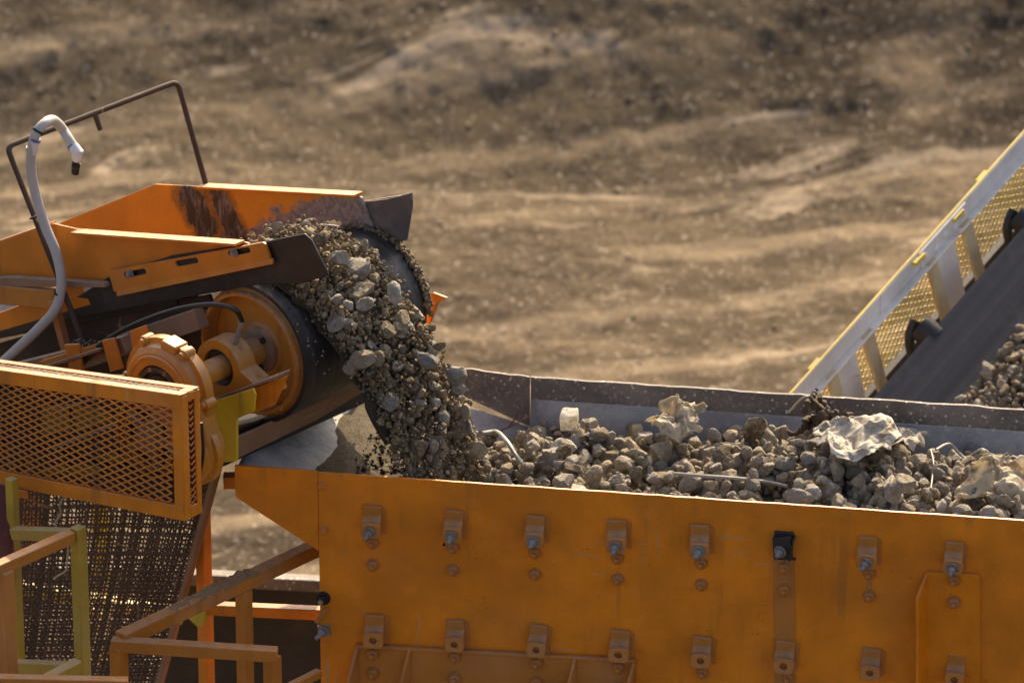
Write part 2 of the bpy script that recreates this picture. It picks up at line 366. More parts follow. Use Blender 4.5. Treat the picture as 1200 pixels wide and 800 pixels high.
def m_ground():
    k = NB('quarry_dirt'); v = k.stretch(1, .7, 1, k.pos)
    q = k.n('ShaderNodeVectorMath'); q.operation = 'MULTIPLY_ADD'; k.l(k.dot((1, 0, 0)), q.inputs[0]); q.inputs[1].default_value = (0, -.2, 0); k.l(k.pos, q.inputs[2])
    sv = k.stretch(.45, 1.15, .6, q.outputs[0])
    c = k.mix(k.ramp(k.noise(.5, 6, .6, v, .6), .40, .60), (0.060, 0.043, 0.0276), (0.114, 0.084, 0.0515))
    c = k.mix(k.math('MULTIPLY', k.ramp(k.noise(.62, 7, .6, sv, 1.4), .52, .62), .8), c, (0.232, 0.169, 0.1046))
    wv = k.n('ShaderNodeTexWave'); wv.wave_type = 'BANDS'; wv.bands_direction = 'Y'; k.l(sv, wv.inputs['Vector'])
    for nm, vl in (('Scale', .42), ('Distortion', 7.), ('Detail', 5.), ('Detail Scale', .7), ('Detail Roughness', .62)): wv.inputs[nm].default_value = vl
    c = k.mix(k.math('MULTIPLY', k.math('MULTIPLY', k.ramp(wv.outputs['Fac'], .62, .95), k.ramp(k.noise(.4, 4), .42, .6)), .5), c, (0.360, 0.272, 0.1742))
    c = k.mix(k.math('MULTIPLY', k.ramp(k.noise(1.6, 8, .62, sv, 1.2), .57, .66), .8), c, (0.420, 0.328, 0.2296))
    c = k.mix(k.math('MULTIPLY', k.ramp(k.noise(1.1, 9, .68, sv, 1.0), .53, .64), .7), c, (0.044, 0.033, 0.0231))
    c = k.mix(k.math('MULTIPLY', k.ramp(k.noise(12, 5, .72, v), .52, .68), .4), c, (0.247, 0.189, 0.1271))
    c = k.mix(k.math('MULTIPLY', k.ramp(k.noise(8, 5, .72, v), .52, .68), .45), c, (0.036, 0.028, 0.0204))
    c = k.mix(k.math('MULTIPLY', k.ramp(k.noise(30, 5, .75, v), .57, .66), .8), c, (0.495, 0.416, 0.3382))
    c = k.mix(k.math('MULTIPLY', k.ramp(k.noise(27, 5, .75, v), .57, .66), .7), c, (0.026, 0.020, 0.0160))
    k.bump(k.noise(26, 8, .75, v), .6, .035); return k.out(c, .9, 0, .08)
go = np_mesh('ground', np.stack([X, Y, Zg], -1).reshape(-1, 3), F, m_ground(), 'structure', smooth_ang=180)
pts = []
for n_, lo, hi in ((26000, .003, .011), (3000, .010, .022), (90, .022, .036)):
    x = rng.uniform(-4.5, 4.5, n_); y = rng.uniform(3.6, 13.5, n_); d = vnoise(np.stack([x*.9, y*.6, 0*x], -1), 61)
    keep = rng.uniform(size=n_) < .35+.8*d; x, y = x[keep], y[keep]; r = lo*(hi/lo)**rng.uniform(size=len(x)); z = ground_z(x, y)+r*.12
    pts += [(np.array([a, b, c]), e) for a, b, c, e in zip(x, y, z, r)]
V_, F_ = merge_rocks(pts, 1, .45)
np_mesh('ground_gravel', V_, F_, M['palegravel'], 'stuff', 'loose pale gravel and clods scattered over the blurred brown quarry floor', 'gravel')

# ------------------------------------------------------------------ feed hopper
DEL = R(9); H = Vector((math.cos(DEL), -math.sin(DEL), 0)); VIN = Vector((math.sin(DEL), math.cos(DEL), 0))
HC = P(720, 577, 20.0)
def HP(u, v, z): return HC+H*u+VIN*v+Z*z
def PH(px, py, out=0.): return PP(px, py, VIN, HC-VIN*out)
far = PP(720, 448.5, Z, HC); WID = (far-HC).dot(VIN)
def PF(px, py, v=None): return PP(px, py, VIN, HC+VIN*(WID if v is None else v))
def uof(p): return (p-HC).dot(H)
U0 = uof(PH(275, 550)); U1 = uof(PH(372, 553)); U2 = uof(PH(1200, 600))+1.1
hop = thing('feed_hopper', 'large orange bolted steel feed hopper full of broken stone, in the foreground', 'hopper', HP(.2, WID/2, GZ-HC.z))
# near plate with slightly chewed top rim
def rimz(px): return 0
top = []
for i in range(60):
    u = U1+.002+(U2-U1)*i/59; top.append(HP(u, 0, random.uniform(-.0016, .0010)))
MB().prism(top+[HP(U2, 0, -1.35), HP(U1, 0, -1.35)], VIN*.012).build('side_plate', M['plate'], hop, bevel=.0015)
a_ = PH(275, 582); zb = a_.z-HC.z
MB().prism([HP(U0, 0, .004), HP(U1, 0, .004), HP(U1, 0, -.31), HP(U0, 0, zb)], VIN*.012).build('wing_plate', M['plate'], hop, bevel=.0015)
MB().prism([HP(U0, WID, .0), HP(U1, WID, .0), HP(U1, WID, -.31), HP(U0, WID, zb)], VIN*.012).build('wing_plate', M['orange'], hop)
MB().prism([HP(U1+.004, .0145, -.006), HP(U2, .0145, -.006), HP(U2, .0145, -.6), HP(U1+.004, .0145, -.6)], VIN*.006).build('bounce_stop_liner', M['steel'], hop)  # unseen inner sheet added to stop orange bounce light on the stones
# far plate: rim strip, joint, liner
uj = uof(PF(622, 444)); tf = []
for i in range(70): tf.append(HP(uj+(U2-uj)*i/69, WID, .0015*math.sin(i*.9)+random.uniform(-.003, .001)))
MB().prism(tf+[HP(U2, WID, -1.35), HP(uj, WID, -1.35)], VIN*.014).build('far_plate', M['steel'], hop, bevel=.001)
ue = uof(PF(520, 436)); tl = [HP(ue-.02+(uj-.004-ue+.02)*i/14, WID+.03*(1-i/14), .012*(1-i/14)+random.uniform(-.003, .002)) for i in range(15)]
MB().prism(tl+[HP(uj-.004, WID, -.20), HP(ue-.02, WID+.03, -.07)], VIN*.012).build('far_wing_plate', M['steel'], hop, bevel=.001)
MB().prism([HP(uj+.002, WID-.004, -.085), HP(U2, WID-.004, -.085), HP(U2, WID-.15, -.42), HP(uj+.002, WID-.15, -.42)], Vector((0, 0, -.012))).build('liner_plate', M['liner'], hop, bevel=.001)
for px in (853, 1140):
    q = PF(px, 499); u = uof(q); MB().lathe(HP(u, WID-.045, -.155), (-VIN+Z*.35), [(0, .028), (.016, .026), (.024, .016), (.026, 0)], 14).build('liner_bolt', M['steel'], hop)
MB().prism([HP(ue-.12, WID+.015, -.075), HP(uj+.002, WID-.006, -.20), HP(uj+.25, WID-.02, -.33), HP(uj+.25, WID-.5, -.40), HP(ue-.12, WID-.5, -.27)], Vector((0, 0, -.012))).build('corner_tray', M['tray'], hop)
# sloping feed tray at the open end and end wall, floor
tv = []; tfc = []
NU, NV = 40, 30
for i in range(NU+1):
    for j in range(NV+1):
        u = U0+.004+(U1+.62-U0)*i/NU; v = .014+(WID-.02)*j/NV; s = i/NU
        tv.append(HP(u, v, -.012-.46*s**1.15+.012*float(vnoise(np.array([u*6, v*6, 0.]), 4))))
tfc = [[i*(NV+1)+j, (i+1)*(NV+1)+j, (i+1)*(NV+1)+j+1, i*(NV+1)+j+1] for i in range(NU) for j in range(NV)]
MB().add(tv, tfc).build('feed_tray', M['tray'], hop, ang=180).modifiers.new('thick', 'SOLIDIFY').thickness = .012
MB().box(HP((U1+U2)/2, WID/2, -1.2), H*((U2-U1)/2), VIN*(WID/2-.02), Z*.01).build('floor_plate', M['rust'], hop)
for u in (U1+.15, U2-.15):
    for v in (.12, WID-.12):
        MB().box(HP(u, v, (GZ-HC.z-1.36)/2), H*.06, VIN*.06, Z*((-1.36-GZ+HC.z)/2)).build('support_leg', M['orange'], hop, bevel=.004)
# bolts and lugs
def local_bolt():
    b = MB(); y = Vector((0, -1, 0)); o = Vector()
    b.lathe(o, y, [(.0235, 0), (.0235, .004), (.0165, .0045)], 20)
    b.lathe(Vector((0, -.004, 0)), y, [(.0195, 0), (.0205, .006), (.0195, .014), (.0155, .018), (.010, .0185), (.0095, .028), (.006, .031), (0, .0315)], 18)
    return b
def local_head():
    b = MB(); y = Vector((0, -1, 0)); b.lathe(Vector(), y, [(.021, 0), (.021, .003), (.016, .0035), (.016, .011), (.013, .014), (0, .0145)], 6+0*6, Vector((1, 0, 0)))
    return b
BOLT = None
def bolt_at(pos, parent, rot, mat='dusty', proto={}, kind='bolt', head=False):
    k = (mat, head)
    if k not in proto:
        proto[k] = (local_head() if head else local_bolt()).build(kind, M[mat], parent, pos, rot, ang=40, local=True); return proto[k]
    c = copy_to(proto[k], parent, pos, rot); c.rotation_euler[0] = 0; return c
top_lugs = [(437, 609), (532.5, 614), (628, 620), (724, 626), (821, 632), (918, 637), (1017, 645), (1118, 651)]
low_lugs = [(440, 737), (535, 742), (631, 748), (727, 754), (823, 761), (920, 767), (1021, 775), (1120, 783)]
def lug_parts():
    b = MB(); X = Vector((1, 0, 0)); hw = .034
    pr = [(0, .060), (.012, .060), (.013, .026), (.018, .021), (.034, .006), (.036, -.038), (0, -.044)]
    b.prism([Vector((-hw, -o, z)) for o, z in pr], X*2*hw)
    b.box(Vector((.008, -.003, 0)), X*(hw+.006), Vector((0, .003, 0)), Vector((0, 0, .050)))
    K = 24; yo = lambda x, z: Vector((x, -.0355+z*.07, z)); th = Vector((0, -.014, 0)); cx, cz = .002, -.012
    def edge(a):      # rounded square outline around the hole
        c_, s_ = math.cos(a), math.sin(a); m_ = (abs(c_)**5+abs(s_)**5)**(-.2); return (c_*m_*.036, s_*m_*.027-.0005)
    o_ = [edge(2*math.pi*i/K) for i in range(K)]; h_ = [(.0125*math.cos(2*math.pi*i/K), .0125*math.sin(2*math.pi*i/K)) for i in range(K)]
    rows = [[yo(cx+x, cz+z) for x, z in h_], [yo(cx+x, cz+z)+th for x, z in h_], [yo(cx+x, cz+z)+th for x, z in o_], [yo(cx+x, cz+z) for x, z in o_]]
    b.add(sum(rows, []), [[r*K+i, r*K+(i+1) % K, (r+1)*K+(i+1) % K, (r+1)*K+i] for r in range(3) for i in range(K)])
    return b
def stud_mb(c, d, L=.05):
    b = MB(); b.lathe(c, d, [(.0, 0), (.0225, 0), (.0225, .005), (.014, .0055)], 20)
    b.lathe(c, d, [(.0155, .005), (.0155, .019), (.012, .021), (.009, .0215)], 6)
    th = [(.0085, .02)]
    for i in range(8): th += [(.0085, .021+i*(L-.02)/8), (.0072, .021+(i+.5)*(L-.02)/8)]
    b.lathe(c, d, th+[(.007, L), (0, L+.001)], 12); return b
lug0 = None; stud0 = None
for k, (px, py) in enumerate(top_lugs+low_lugs):
    p = PH(px, py); p = HC+H*uof(p)+Z*(p.z-HC.z)
    dark = (k == 5)
    if dark:
        b = MB(); X_ = Vector((1, 0, 0))
        pr = [(-.036, .035), (.03, .045), (.036, -.04), (.05, -.046), (-.030, -.048)]
        b.prism([Vector((x, -.010, z)) for x, z in pr], Vector((0, -.024, 0))); b.box(Vector((.034, -.03, 0)), X_*.003, Vector((0, .03, 0)), Vector((.006, 0, .04)))
        b.box(Vector((.002, -.006, .043)), X_*.034, Vector((0, .006, 0)), Vector((0, 0, .008)))
        lg = b.build('wedge_lug', M['darksteel'], hop, p, -DEL, bevel=.003, local=True, label='bare blackened steel lug without paint')
    elif lug0 is None:
        lg = lug0 = lug_parts().build('wedge_lug', M['dusty'], hop, p, -DEL, bevel=.003, local=True); lg.scale = (1, 1.4, 1)
    else:
        lg = copy_to(lug0, hop, p, -DEL)
        lg.scale = (random.uniform(.94, 1.04), 1.4, random.uniform(.95, 1.05)); lg.rotation_euler[1] = random.uniform(-.09, .09)
    if k < 8:
        if stud0 is None:
            stud0 = stud_mb(Vector((0, 0, 0)), Vector((-.30, -.9, -.16)), .038).build('stud_bolt', M['zinc'], lg, p, 0, ang=40, local=True); st = stud0
        else:
            st = stud0.copy(); COL.objects.link(st); st.parent = lg
        st.location = (.002, -.0495, -.012) if not dark else (-.006, -.035, -.012)
        st.rotation_euler = (random.uniform(-.15, .1), random.uniform(-.5, .5), random.uniform(-.12, .2))
bolts = [(437, 635), (437, 661), (531, 640.5), (531, 667), (627, 647), (627, 672), (724, 653), (724, 678), (822, 659), (822, 684.5), (919, 664), (919, 690.5), (1019, 671), (1019, 697.5), (1118, 679), (1118, 705), (823, 787), (923, 793)]
for px, py in bolts:
    p = PH(px, py, .016 if (px > 1100) else 0.004 if px in (919, 923) else 0.0); bolt_at(p, hop, -DEL)
for px, py in ((377.5, 569), (379.5, 621)): bolt_at(PH(px, py), hop, -DEL, 'orange', head=True, kind='hex_bolt')
p = PH(379, 700); MB().lathe(p, -VIN, [(.026, 0), (.026, .008), (.015, .009), (.015, .02), (.009, .021), (.009, .034), (0, .035)], 18).build('rubber_washer_bolt', M['blackpl'], hop)
MB().lathe(p-VIN*.02, -VIN+H*-.2, [(.009, 0), (.009, .022), (0, .023)], 10).build('stud_bolt', M['zinc'], hop)
p = PH(380, 738); cs = [Vector((math.cos(a), 0, math.sin(a))) for a in (0.95, 2.52, 4.09, 5.66)]
b = MB().prism([p+H*c.x*.031+Z*c.z*.031 for c in cs], -VIN*.006).build('square_washer', M['zinc'], hop, bevel=.001)
stud_mb(p-VIN*.006, -VIN-H*.35-Z*.1, .055).build('stud_bolt', M['zinc'], b, W[hop])
MB().bar(PH(383, 712, .004), PH(371, 729, .004), VIN, .012, .018).build('tack_weld_strip', M['dusty'], hop)
# welded repair strip, slim weld strip
MB().prism([PH(906, 655), PH(931, 656), PH(933, 812), PH(908, 812)], -VIN*.004).build('repair_strip', M['dusty'], hop, bevel=.001)
MB().prism([PH(1016, 678), PH(1021, 678), PH(1021, 692), PH(1016, 692)], -VIN*.003).build('weld_strip', M['dusty'], hop)
# right bracket and bottom channel
q = [PH(1086, 668), PH(1146, 671), PH(1149, 676), PH(1149, 830), PH(1086, 830)]
MB().prism(q, -VIN*.014).build('angle_bracket', M['plate'], hop, bevel=.002)
MB().prism([PH(1085, 668.5), PH(1085, 830), PH(1085, 830)-VIN*.075-H*.03, PH(1085, 690)-VIN*.075-H*.03], H*.012).build('bracket_flange', M['plate'], hop, bevel=.002)
q = [PH(417, 754.5), PH(744, 772), PH(745, 850), PH(417, 850)]
MB().prism(q, -VIN*.014).build('channel_plate', M['dusty'], hop, bevel=.002)
q0 = PH(417, 756, .015); q1 = PH(744, 773.5, .015)
MB().bar(q0-H*.0, q1, Z, .012, .02).build('channel_lip', M['dusty'], hop, bevel=.003)
for i, px in enumerate((417, 478, 672, 741)):
    py = 755+(px-417)*.0535; a = PH(px, py+2, .015); big = .085 if i in (0, 3) else .07
    MB().prism([a, a+Z*-.35, a-VIN*big+Z*-.35-H*.02, a-VIN*big-Z*.10-H*.02, a-VIN*.012], H*.011).build('gusset', M['dusty'], hop, bevel=.002)
for px, py in ((437, 765), (437, 788), (533, 768.5), (533, 794), (629, 776), (629, 799), (725, 781), (725, 806)): bolt_at(PH(px, py, .016), hop, -DEL)

# ------------------------------------------------------------------ head conveyor
GAM = R(40); INC = R(25)
A = Vector((math.sin(GAM), math.cos(GAM), 0)); HT = Vector((math.cos(GAM), -math.sin(GAM), 0))
T = HT*math.cos(INC)+Z*math.sin(INC); N = -HT*math.sin(INC)+Z*math.cos(INC)
C0 = P(295, 413, 20.25)
def PS(px, py, s): return PP(px, py, A, C0+A*s)
def PT(px, py, h): return PP(px, py, HT, C0+HT*h)
def CP(t, s, n): return C0+T*t+A*s+N*n
BW = .65; RB = .262; RD = .226
conv = thing('belt_conveyor', 'orange belt conveyor head with black belt and drum, dumping stone into the hopper', 'conveyor', CP(-.6, BW/2, 0)+Z*(GZ-(CP(-.6, BW/2, 0)).z))
# belt loop
path = [(-2.6+i*.1, RB) for i in range(26)]+[(RB*math.sin(a), RB*math.cos(a)) for a in np.linspace(0, math.pi, 34)]+[(-i*.13, -RB+.0*i) for i in range(1, 20)]
b = MB(); NS = 16; L = len(path)
def lap(k, off):
    t, n = path[k]; t0, n0 = path[max(k-1, 0)]; t1, n1 = path[min(k+1, L-1)]; d = Vector((t1-t0, n1-n0)).normalized(); return t-d.y*-1*0+(-d.y)*0+off*(-d.y)*-1*0+t*0, n
vs = []
for k, (t, n) in enumerate(path):
    t0, n0 = path[max(k-1, 0)]; t1, n1 = path[min(k+1, L-1)]; dx, dy = t1-t0, n1-n0; ln = math.hypot(dx, dy); ox, oy = -dy/ln, dx/ln
    for lay in (0, -.016):
        for j in range(NS+1):
            s = BW*j/NS; e = 2*j/NS-1; tr = max(0, -t-.35)*.10*abs(e)**1.5 if n > 0 else 0
            vs.append(CP(t+ox*lay, s, n+oy*lay+min(tr, .12)))
M2 = 2*(NS+1); fs = []
for k in range(L-1):
    for j in range(NS):
        o1 = k*M2+j; fs.append([o1, o1+1, o1+M2+1, o1+M2]); o2 = o1+NS+1; fs.append([o2, o2+M2, o2+M2+1, o2+1])
    for j in (0, NS):
        o1 = k*M2+j; fs.append([o1, o1+M2, o1+M2+NS+1, o1+NS+1])
def m_belt():
    k = NB('conveyor_belt_rubber'); sx = k.dot(A, C0)
    x = k.n('ShaderNodeCombineXYZ'); k.l(sx, x.inputs[0])
    band = k.noise(38, 4, .6, x.outputs[0]); c = k.mix(k.ramp(band, .35, .7), (.016, .015, .015), (.055, .05, .047))
    c = k.mix(k.math('MULTIPLY', k.ramp(k.noise(9, 9, .7), .5, .75), .35), c, (.17, .14, .11))
    k.bump(k.noise(40, 6), .15, .004); return k.out(c, k.math('ADD', k.math('MULTIPLY', k.noise(14), .3), .3))
M['belt'] = m_belt()
belt = MB().add(vs, fs).build('belt', M['belt'], conv, ang=50)
# ragged mud crust on far belt edge
items = []
for a in np.linspace(-.25, 2.0, 150):
    for _ in range(3):
        r_ = RB+random.uniform(.0, .015); p = C0+A*(BW+random.uniform(-.012, .02))+T*(r_*math.sin(a))+N*(r_*math.cos(a)); items.append((np.array(p), random.uniform(.004, .012)))
V_, F_ = merge_rocks(items, 1); o = np_mesh('mud_crust', V_, F_, M['grit'], 'stuff', parent=conv)
# drum: lip ring, recessed disc, hub
drum = MB().lathe(C0, A, [(RD-.012, .05), (RD-.010, -.018), (RD, -.02), (RD+.003, .01), (RD+.018, .02), (RD+.018, BW-.02), (RD, BW+.02), (0, BW+.02)], 72).build('drum', M['dusty'], conv, ang=30)
pr = [(RD-.012, .052), (RD-.03, .050), (.16, .056), (.10, .056), (.095, .046), (.088, .042), (0, .042)]
MB().lathe(C0, A, pr, 64).build('end_disc', M['gear'], drum, W[conv])
MB().lathe(C0, A, [(.088, .043), (.084, .028), (.075, .022), (.05, .020), (.0, .020)], 40).build('hub', M['brown'], drum, W[conv])
for a in (0.5, 2.6, 4.7):
    c = C0+A*.022+T*.064*math.cos(a)+N*.064*math.sin(a); MB().lathe(c, -A, [(.013, 0), (.013, .008), (.0, .009)], 6).build('hub_bolt', M['darksteel'], drum, W[conv])
# chipped lip crust
items = [(np.array(C0+A*random.uniform(-.02, 0)+(T*math.cos(a)+N*math.sin(a))*(RD+random.uniform(-.008, .006))), random.uniform(.002, .006)) for a in np.random.default_rng(3).uniform(0, 6.28, 260)]
V_, F_ = merge_rocks(items, 1); o = np_mesh('rim_crust', V_, F_, M['dusty'], 'stuff', parent=drum); o.location = W[conv]-W[drum]
# shaft, bearing, gearbox
MB().lathe(C0, A, [(0, -.60), (.043, -.60), (.043, -.10), (.05, -.10), (.05, .03), (0, .03)], 32).build('shaft', M['gear'], conv)
MB().lathe(C0, A, [(0, BW), (.045, BW), (.045, BW+.22), (0, BW+.22)], 24).build('shaft', M['gear'], conv)
SB = -.175
ex, ez = HT, Z
ring = [(.070*math.cos(a), .070*math.sin(a)) for a in np.linspace(0, 2*math.pi, 41)[:-1]]
outl = [(.105*math.cos(a), .105*math.sin(a)) for a in np.linspace(R(205), R(-10), 34)]
# pillow block, base tilted along the belt
bx_, bz_ = T, N
outl = [(-.10, -.075), (-.21, -.105), (-.21, -.135), (.215, -.135), (.215, -.105), (.15, -.085)]+[(.105*math.cos(a), .105*math.sin(a)) for a in np.linspace(R(-15), R(195), 34)]
bear = MB().plate(outl, [ring], C0+A*SB, bx_, bz_, A*.085).build('bearing', M['gear'], conv, bevel=.008)
MB().lathe(C0+A*(SB+.02), A, [(.071, .02), (.071, 0), (.064, -.006), (.056, 0), (.046, .004), (.046, .02)], 40).build('seal', M['seal'], bear, W[conv])
for t in (.185, -.185):
    MB().lathe(C0+A*(SB+.04)+T*t+N*-.105, N, [(.022, 0), (.022, .005), (.015, .005), (.015, .018), (.008, .019), (.008, .03), (0, .031)], 8).build('bearing_bolt', M['zinc'], bear, W[conv])
g0 = PS(276, 401, SB+.04); g1 = PS(281, 385, SB+.04)
MB().tube([g0, g0+(g1-g0)*.5, g1], [.012, .010, .0095], 8).build('grease_fitting', M['zinc'], bear, W[conv])
# bearing shelf and gusset plate
s1 = SB-.035; q1_, q2_ = PS(248, 468, s1), PS(321, 441, s1)
MB().prism([q1_, q2_, q2_+A*.085, q1_+A*.085], Z*-.012).build('bearing_shelf', M['brown'], conv, bevel=.002)
sp = SB-.01
gq = [PS(*q, sp) for q in ((240, 476), (336, 440), (321, 475), (297, 484), (250, 492))]
MB().prism(gq, A*.012).build('bracket_plate', M['orange'], conv, bevel=.002)
sy = -.245
hole = [(-.02, -.02), (.02, -.02), (.02, .02), (-.02, .02)]
def pl2(px, py, s):
    p = PS(px, py, s); d = p-C0; return (d.dot(HT), d.z)
yo = [pl2(*q, sy) for q in ((246, 470), (277, 462), (277, 540), (238, 545), (240, 500))]; hc = pl2(259, 521, sy)
tb = MB().plate(yo, [[(hc[0]+a*.8, hc[1]+c*.8) for a, c in hole]], C0+A*sy, HT, Z, A*.012).build('torque_bracket', M['yellow'], conv, bevel=.002)
MB().prism([PS(*q, sy-.012) for q in ((275, 462), (296, 455), (299, 462), (297, 482), (275, 492))], A*.01).build('bracket_tab', M['yellow'], tb, W[conv], bevel=.002)
MB().prism([PS(*q, sy-.014) for q in ((233, 518), (250, 514), (254, 530), (233, 533))], A*.01).build('bracket_tab', M['yellow'], tb, W[conv], bevel=.002)
# gearbox
GB = PS(197.5, 456, -.45)
gb = MB().lathe(GB, A, [(.102, -.040), (.106, -.052), (.120, -.055), (.150, -.050), (.168, -.036), (.176, -.012), (.195, -.010), (.195, .026), (.176, .028), (.165, .055), (.13, .09), (.06, .10), (.05, .12)], 72).build('gearbox', M['gear'], conv, ang=28)
MB().lathe(GB, A, [(.104, -.040), (.098, -.050), (.082, -.052), (.078, -.036), (.070, -.034), (.064, -.048), (.054, -.046), (.05, -.02), (.0, -.02)], 48).build('shaft_seal', M['seal'], gb, W[conv])
for a in np.linspace(0, 2*math.pi, 9)[:-1]:
    c = GB+A*-.052+(T*math.cos(a)+N*math.sin(a))*.090; MB().lathe(c+A*.006, -A, [(.010, 0), (.010, .007), (0, .008)], 6).build('cover_bolt', M['brown'], gb, W[conv])
MB().lathe(GB, A, [(.128, -.052), (.132, -.058), (.140, -.057), (.144, -.049)], 64).build('cover_ring', M['gear'], gb, W[conv])
for a in np.linspace(0, 2*math.pi, 7)[:-1]+.62:
    rad = T*math.cos(a)+N*math.sin(a); c = GB+rad*.188
    MB().lathe(c+A*-.018, A, [(0, -.016), (.012, -.015), (.013, -.004), (.019, -.003), (.021, .004), (.021, .040), (.016, .046), (0, .046)], 18).build('flange_boss', M['gear'], gb, W[conv])
for a, bb in ((1.2, .0), (1.35, 0)):
    rad = HT*math.cos(a)*.17+Z*math.sin(a)*.17
b = MB(); rad = (HT*.18+Z*.98).normalized(); b.box(GB+rad*.182, rad.cross(A)*.034, rad*.016, A*.035); b.build('filler_block', M['gear'], gb, W[conv], bevel=.006)
# lower reduction housing hanging off the right of the box
lo = GB+HT*.11-Z*.20
MB().lathe(lo, A, [(0, -.07), (.085, -.07), (.11, -.04), (.115, -.01), (.128, -.008), (.128, .02), (.11, .022), (.09, .07), (0, .08)], 40).build('input_housing', M['gear'], gb, W[conv], ang=28)
MB().prism([GB+HT*.13+Z*-.06-A*.04, GB+HT*.17+Z*.02-A*.04, GB+HT*.225-Z*.19-A*.04, GB+HT*.19-Z*.28-A*.04, GB+HT*.1-Z*.2-A*.04], A*.08).build('neck_casting', M['gear'], gb, W[conv], bevel=.014)
# oily drip cable next to gearbox
MB().tube(smooth_path([PS(236, 495, -.66), PS(238, 530, -.66), PS(234, 560, -.66), PS(232, 590, -.66)]), .006, 8).build('drain_hose', M['blackpl'], conv)

# side boards ---------------------------------------------------------------
def m_wing():
    k = NB('worn_orange_board'); base = (.68, .255, .008)
    c = k.mix(k.ramp(k.noise(4, 8), .3, .7), tuple(x*.85 for x in base), tuple(x*1.1 for x in base))
    p0 = PS(340, 262, BW); t_ = k.dot(HT, p0); z_ = k.dot(Z, p0)
    ns = k.math('MULTIPLY', k.math('SUBTRACT', k.noise(9, 9, .7), .5), .30)
    # bare worn steel: lower right of the line rising towards the outer end
    e = k.math('ADD', k.math('SUBTRACT', k.math('MULTIPLY', t_, .62), z_), ns)
    g = k.ramp(e, -.085, -.045)
    gc = k.mix(k.ramp(k.noise(50, 8, .7), .35, .65), (.15, .125, .115), (.32, .28, .255))
    c = k.mix(g, c, gc)
    for px, py, wx, wz in ((231, 246, .078, .12), (267, 254, .062, .15)):
        q = PS(px, py, BW); u_ = k.dot(HT, q); v_ = k.dot(Z, q); u2 = k.math('ADD', u_, k.math('MULTIPLY', v_, .55))
        d = k.math('ADD', k.math('POWER', k.math('ABSOLUTE', k.math('DIVIDE', u2, wx)), 2.0), k.math('POWER', k.math('ABSOLUTE', k.math('DIVIDE', v_, wz)), 2.0))
        d = k.math('SQRT', d); d = k.math('ADD', d, k.math('MULTIPLY', k.math('SUBTRACT', k.noise(16, 8, .75), .5), 1.9))
        halo = k.ramp(d, 1.75, 1.0); c = k.mix(k.math('MULTIPLY', halo, .65), c, (.10, .055, .012))
        core = k.ramp(d, 1.05, .85)
        cc = k.mix(k.ramp(k.noise(45, 7, .75, k.stretch(1, 1, .3)), .45, .68), (.022, .014, .010), (.24, .19, .17)); c = k.mix(core, c, cc)
    c = k.mix(k.math('MULTIPLY', k.ramp(k.noise(30, 9, .7), .66, .7), .7), c, (.07, .045, .03))
    k.bump(k.math('ADD', k.noise(90, 5), k.math('MULTIPLY', g, k.noise(60, 6))), .35, .006); return k.out(c, .5)
def P2(px, py, s):
    d = PS(px, py, s)-C0; return (d.dot(HT), d.z)
ob = [(66, 263), (182, 216), (418, 228.5), (424, 232), (437, 265), (380, 277), (300, 302), (150, 330), (20, 345), (20, 278)]
hl = [(377, 263), (384, 260), (390, 258), (391, 256), (394, 260), (398, 259), (401, 262), (397, 265), (388, 264)]
MB().plate([P2(*q, BW) for q in ob], [[P2(*q, BW) for q in hl]], C0+A*BW, HT, Z, A*.008).build('far_skirt_board', m_wing(), conv, bevel=.001)
MB().bar(PS(236, 218, BW), PS(420, 228, BW), Z, .010, .05).build('board_flange', M['orange'], conv, bevel=.001)
# far rubber skirt, gently curved
fr = [(380, 280), (396, 268), (430, 236), (455, 233), (484, 225), (485, 240), (478, 281), (440, 288), (402, 288)]
def rub(pxs, s0, name, curve, label=None):
    pts = [PS(*q, s0) for q in pxs]; t0 = min((p-C0).dot(HT) for p in pts) if curve < 0 else .02
    top_ = [p+A*(curve*max(0, (p-C0).dot(HT)-t0)**2) for p in pts]; return MB().prism(top_, A*.010)
rub(fr, BW+.012, '', -.06).build('rubber_skirt', M['rubber_worn'], conv, bevel=.002)
MB().prism([PS(*q, BW+.028) for q in ((425, 236), (456, 231), (470, 229), (440, 262), (428, 262))], A*.006).build('backing_strip', M['brown'], conv)
# near skirt plate and its lips
nb = [(-180, 348), (0, 284), (62, 262), (88, 268), (288, 284), (300, 290), (131, 318), (128, 332), (0, 329), (-180, 366)]
MB().prism([PS(*q, 0) for q in nb], A*.008).build('near_skirt_plate', M['orange'], conv, bevel=.001)
MB().bar(PS(88, 271.5, -.02), PS(281, 285, -.02), Z, .010, .05).build('plate_lip', M['orange'], conv, bevel=.001)
MB().bar(PS(-180, 346, .02), PS(62, 261, .02), Z, .008, .03).build('plate_lip', M['orange'], conv, bevel=.001)
MB().prism([PS(*q, -.012) for q in ((-180, 366), (0, 323), (20, 322), (128, 329), (130, 334), (0, 333), (-180, 378))], -A*.03).build('ledge_angle', M['brown'], conv, bevel=.002)
# lower formed channel at far left
lc = MB().prism([PS(*q, -.05) for q in ((-150, 350), (0, 335), (62, 341), (64, 346), (60, 362), (0, 357), (-150, 380))], A*.045).build('formed_channel', M['dusty'], conv, bevel=.003)
MB().prism([PS(*q, -.012) for q in ((-150, 400), (0, 366), (60, 345), (103, 350), (106, 357), (0, 388), (-150, 430))], A*.01).build('lower_strip', M['orange'], conv, bevel=.002)
MB().prism([PS(*q, -.008) for q in ((70, 336), (97, 334), (99, 350), (108, 356), (85, 362))], A*.006).build('torn_tab', M['orange'], conv)
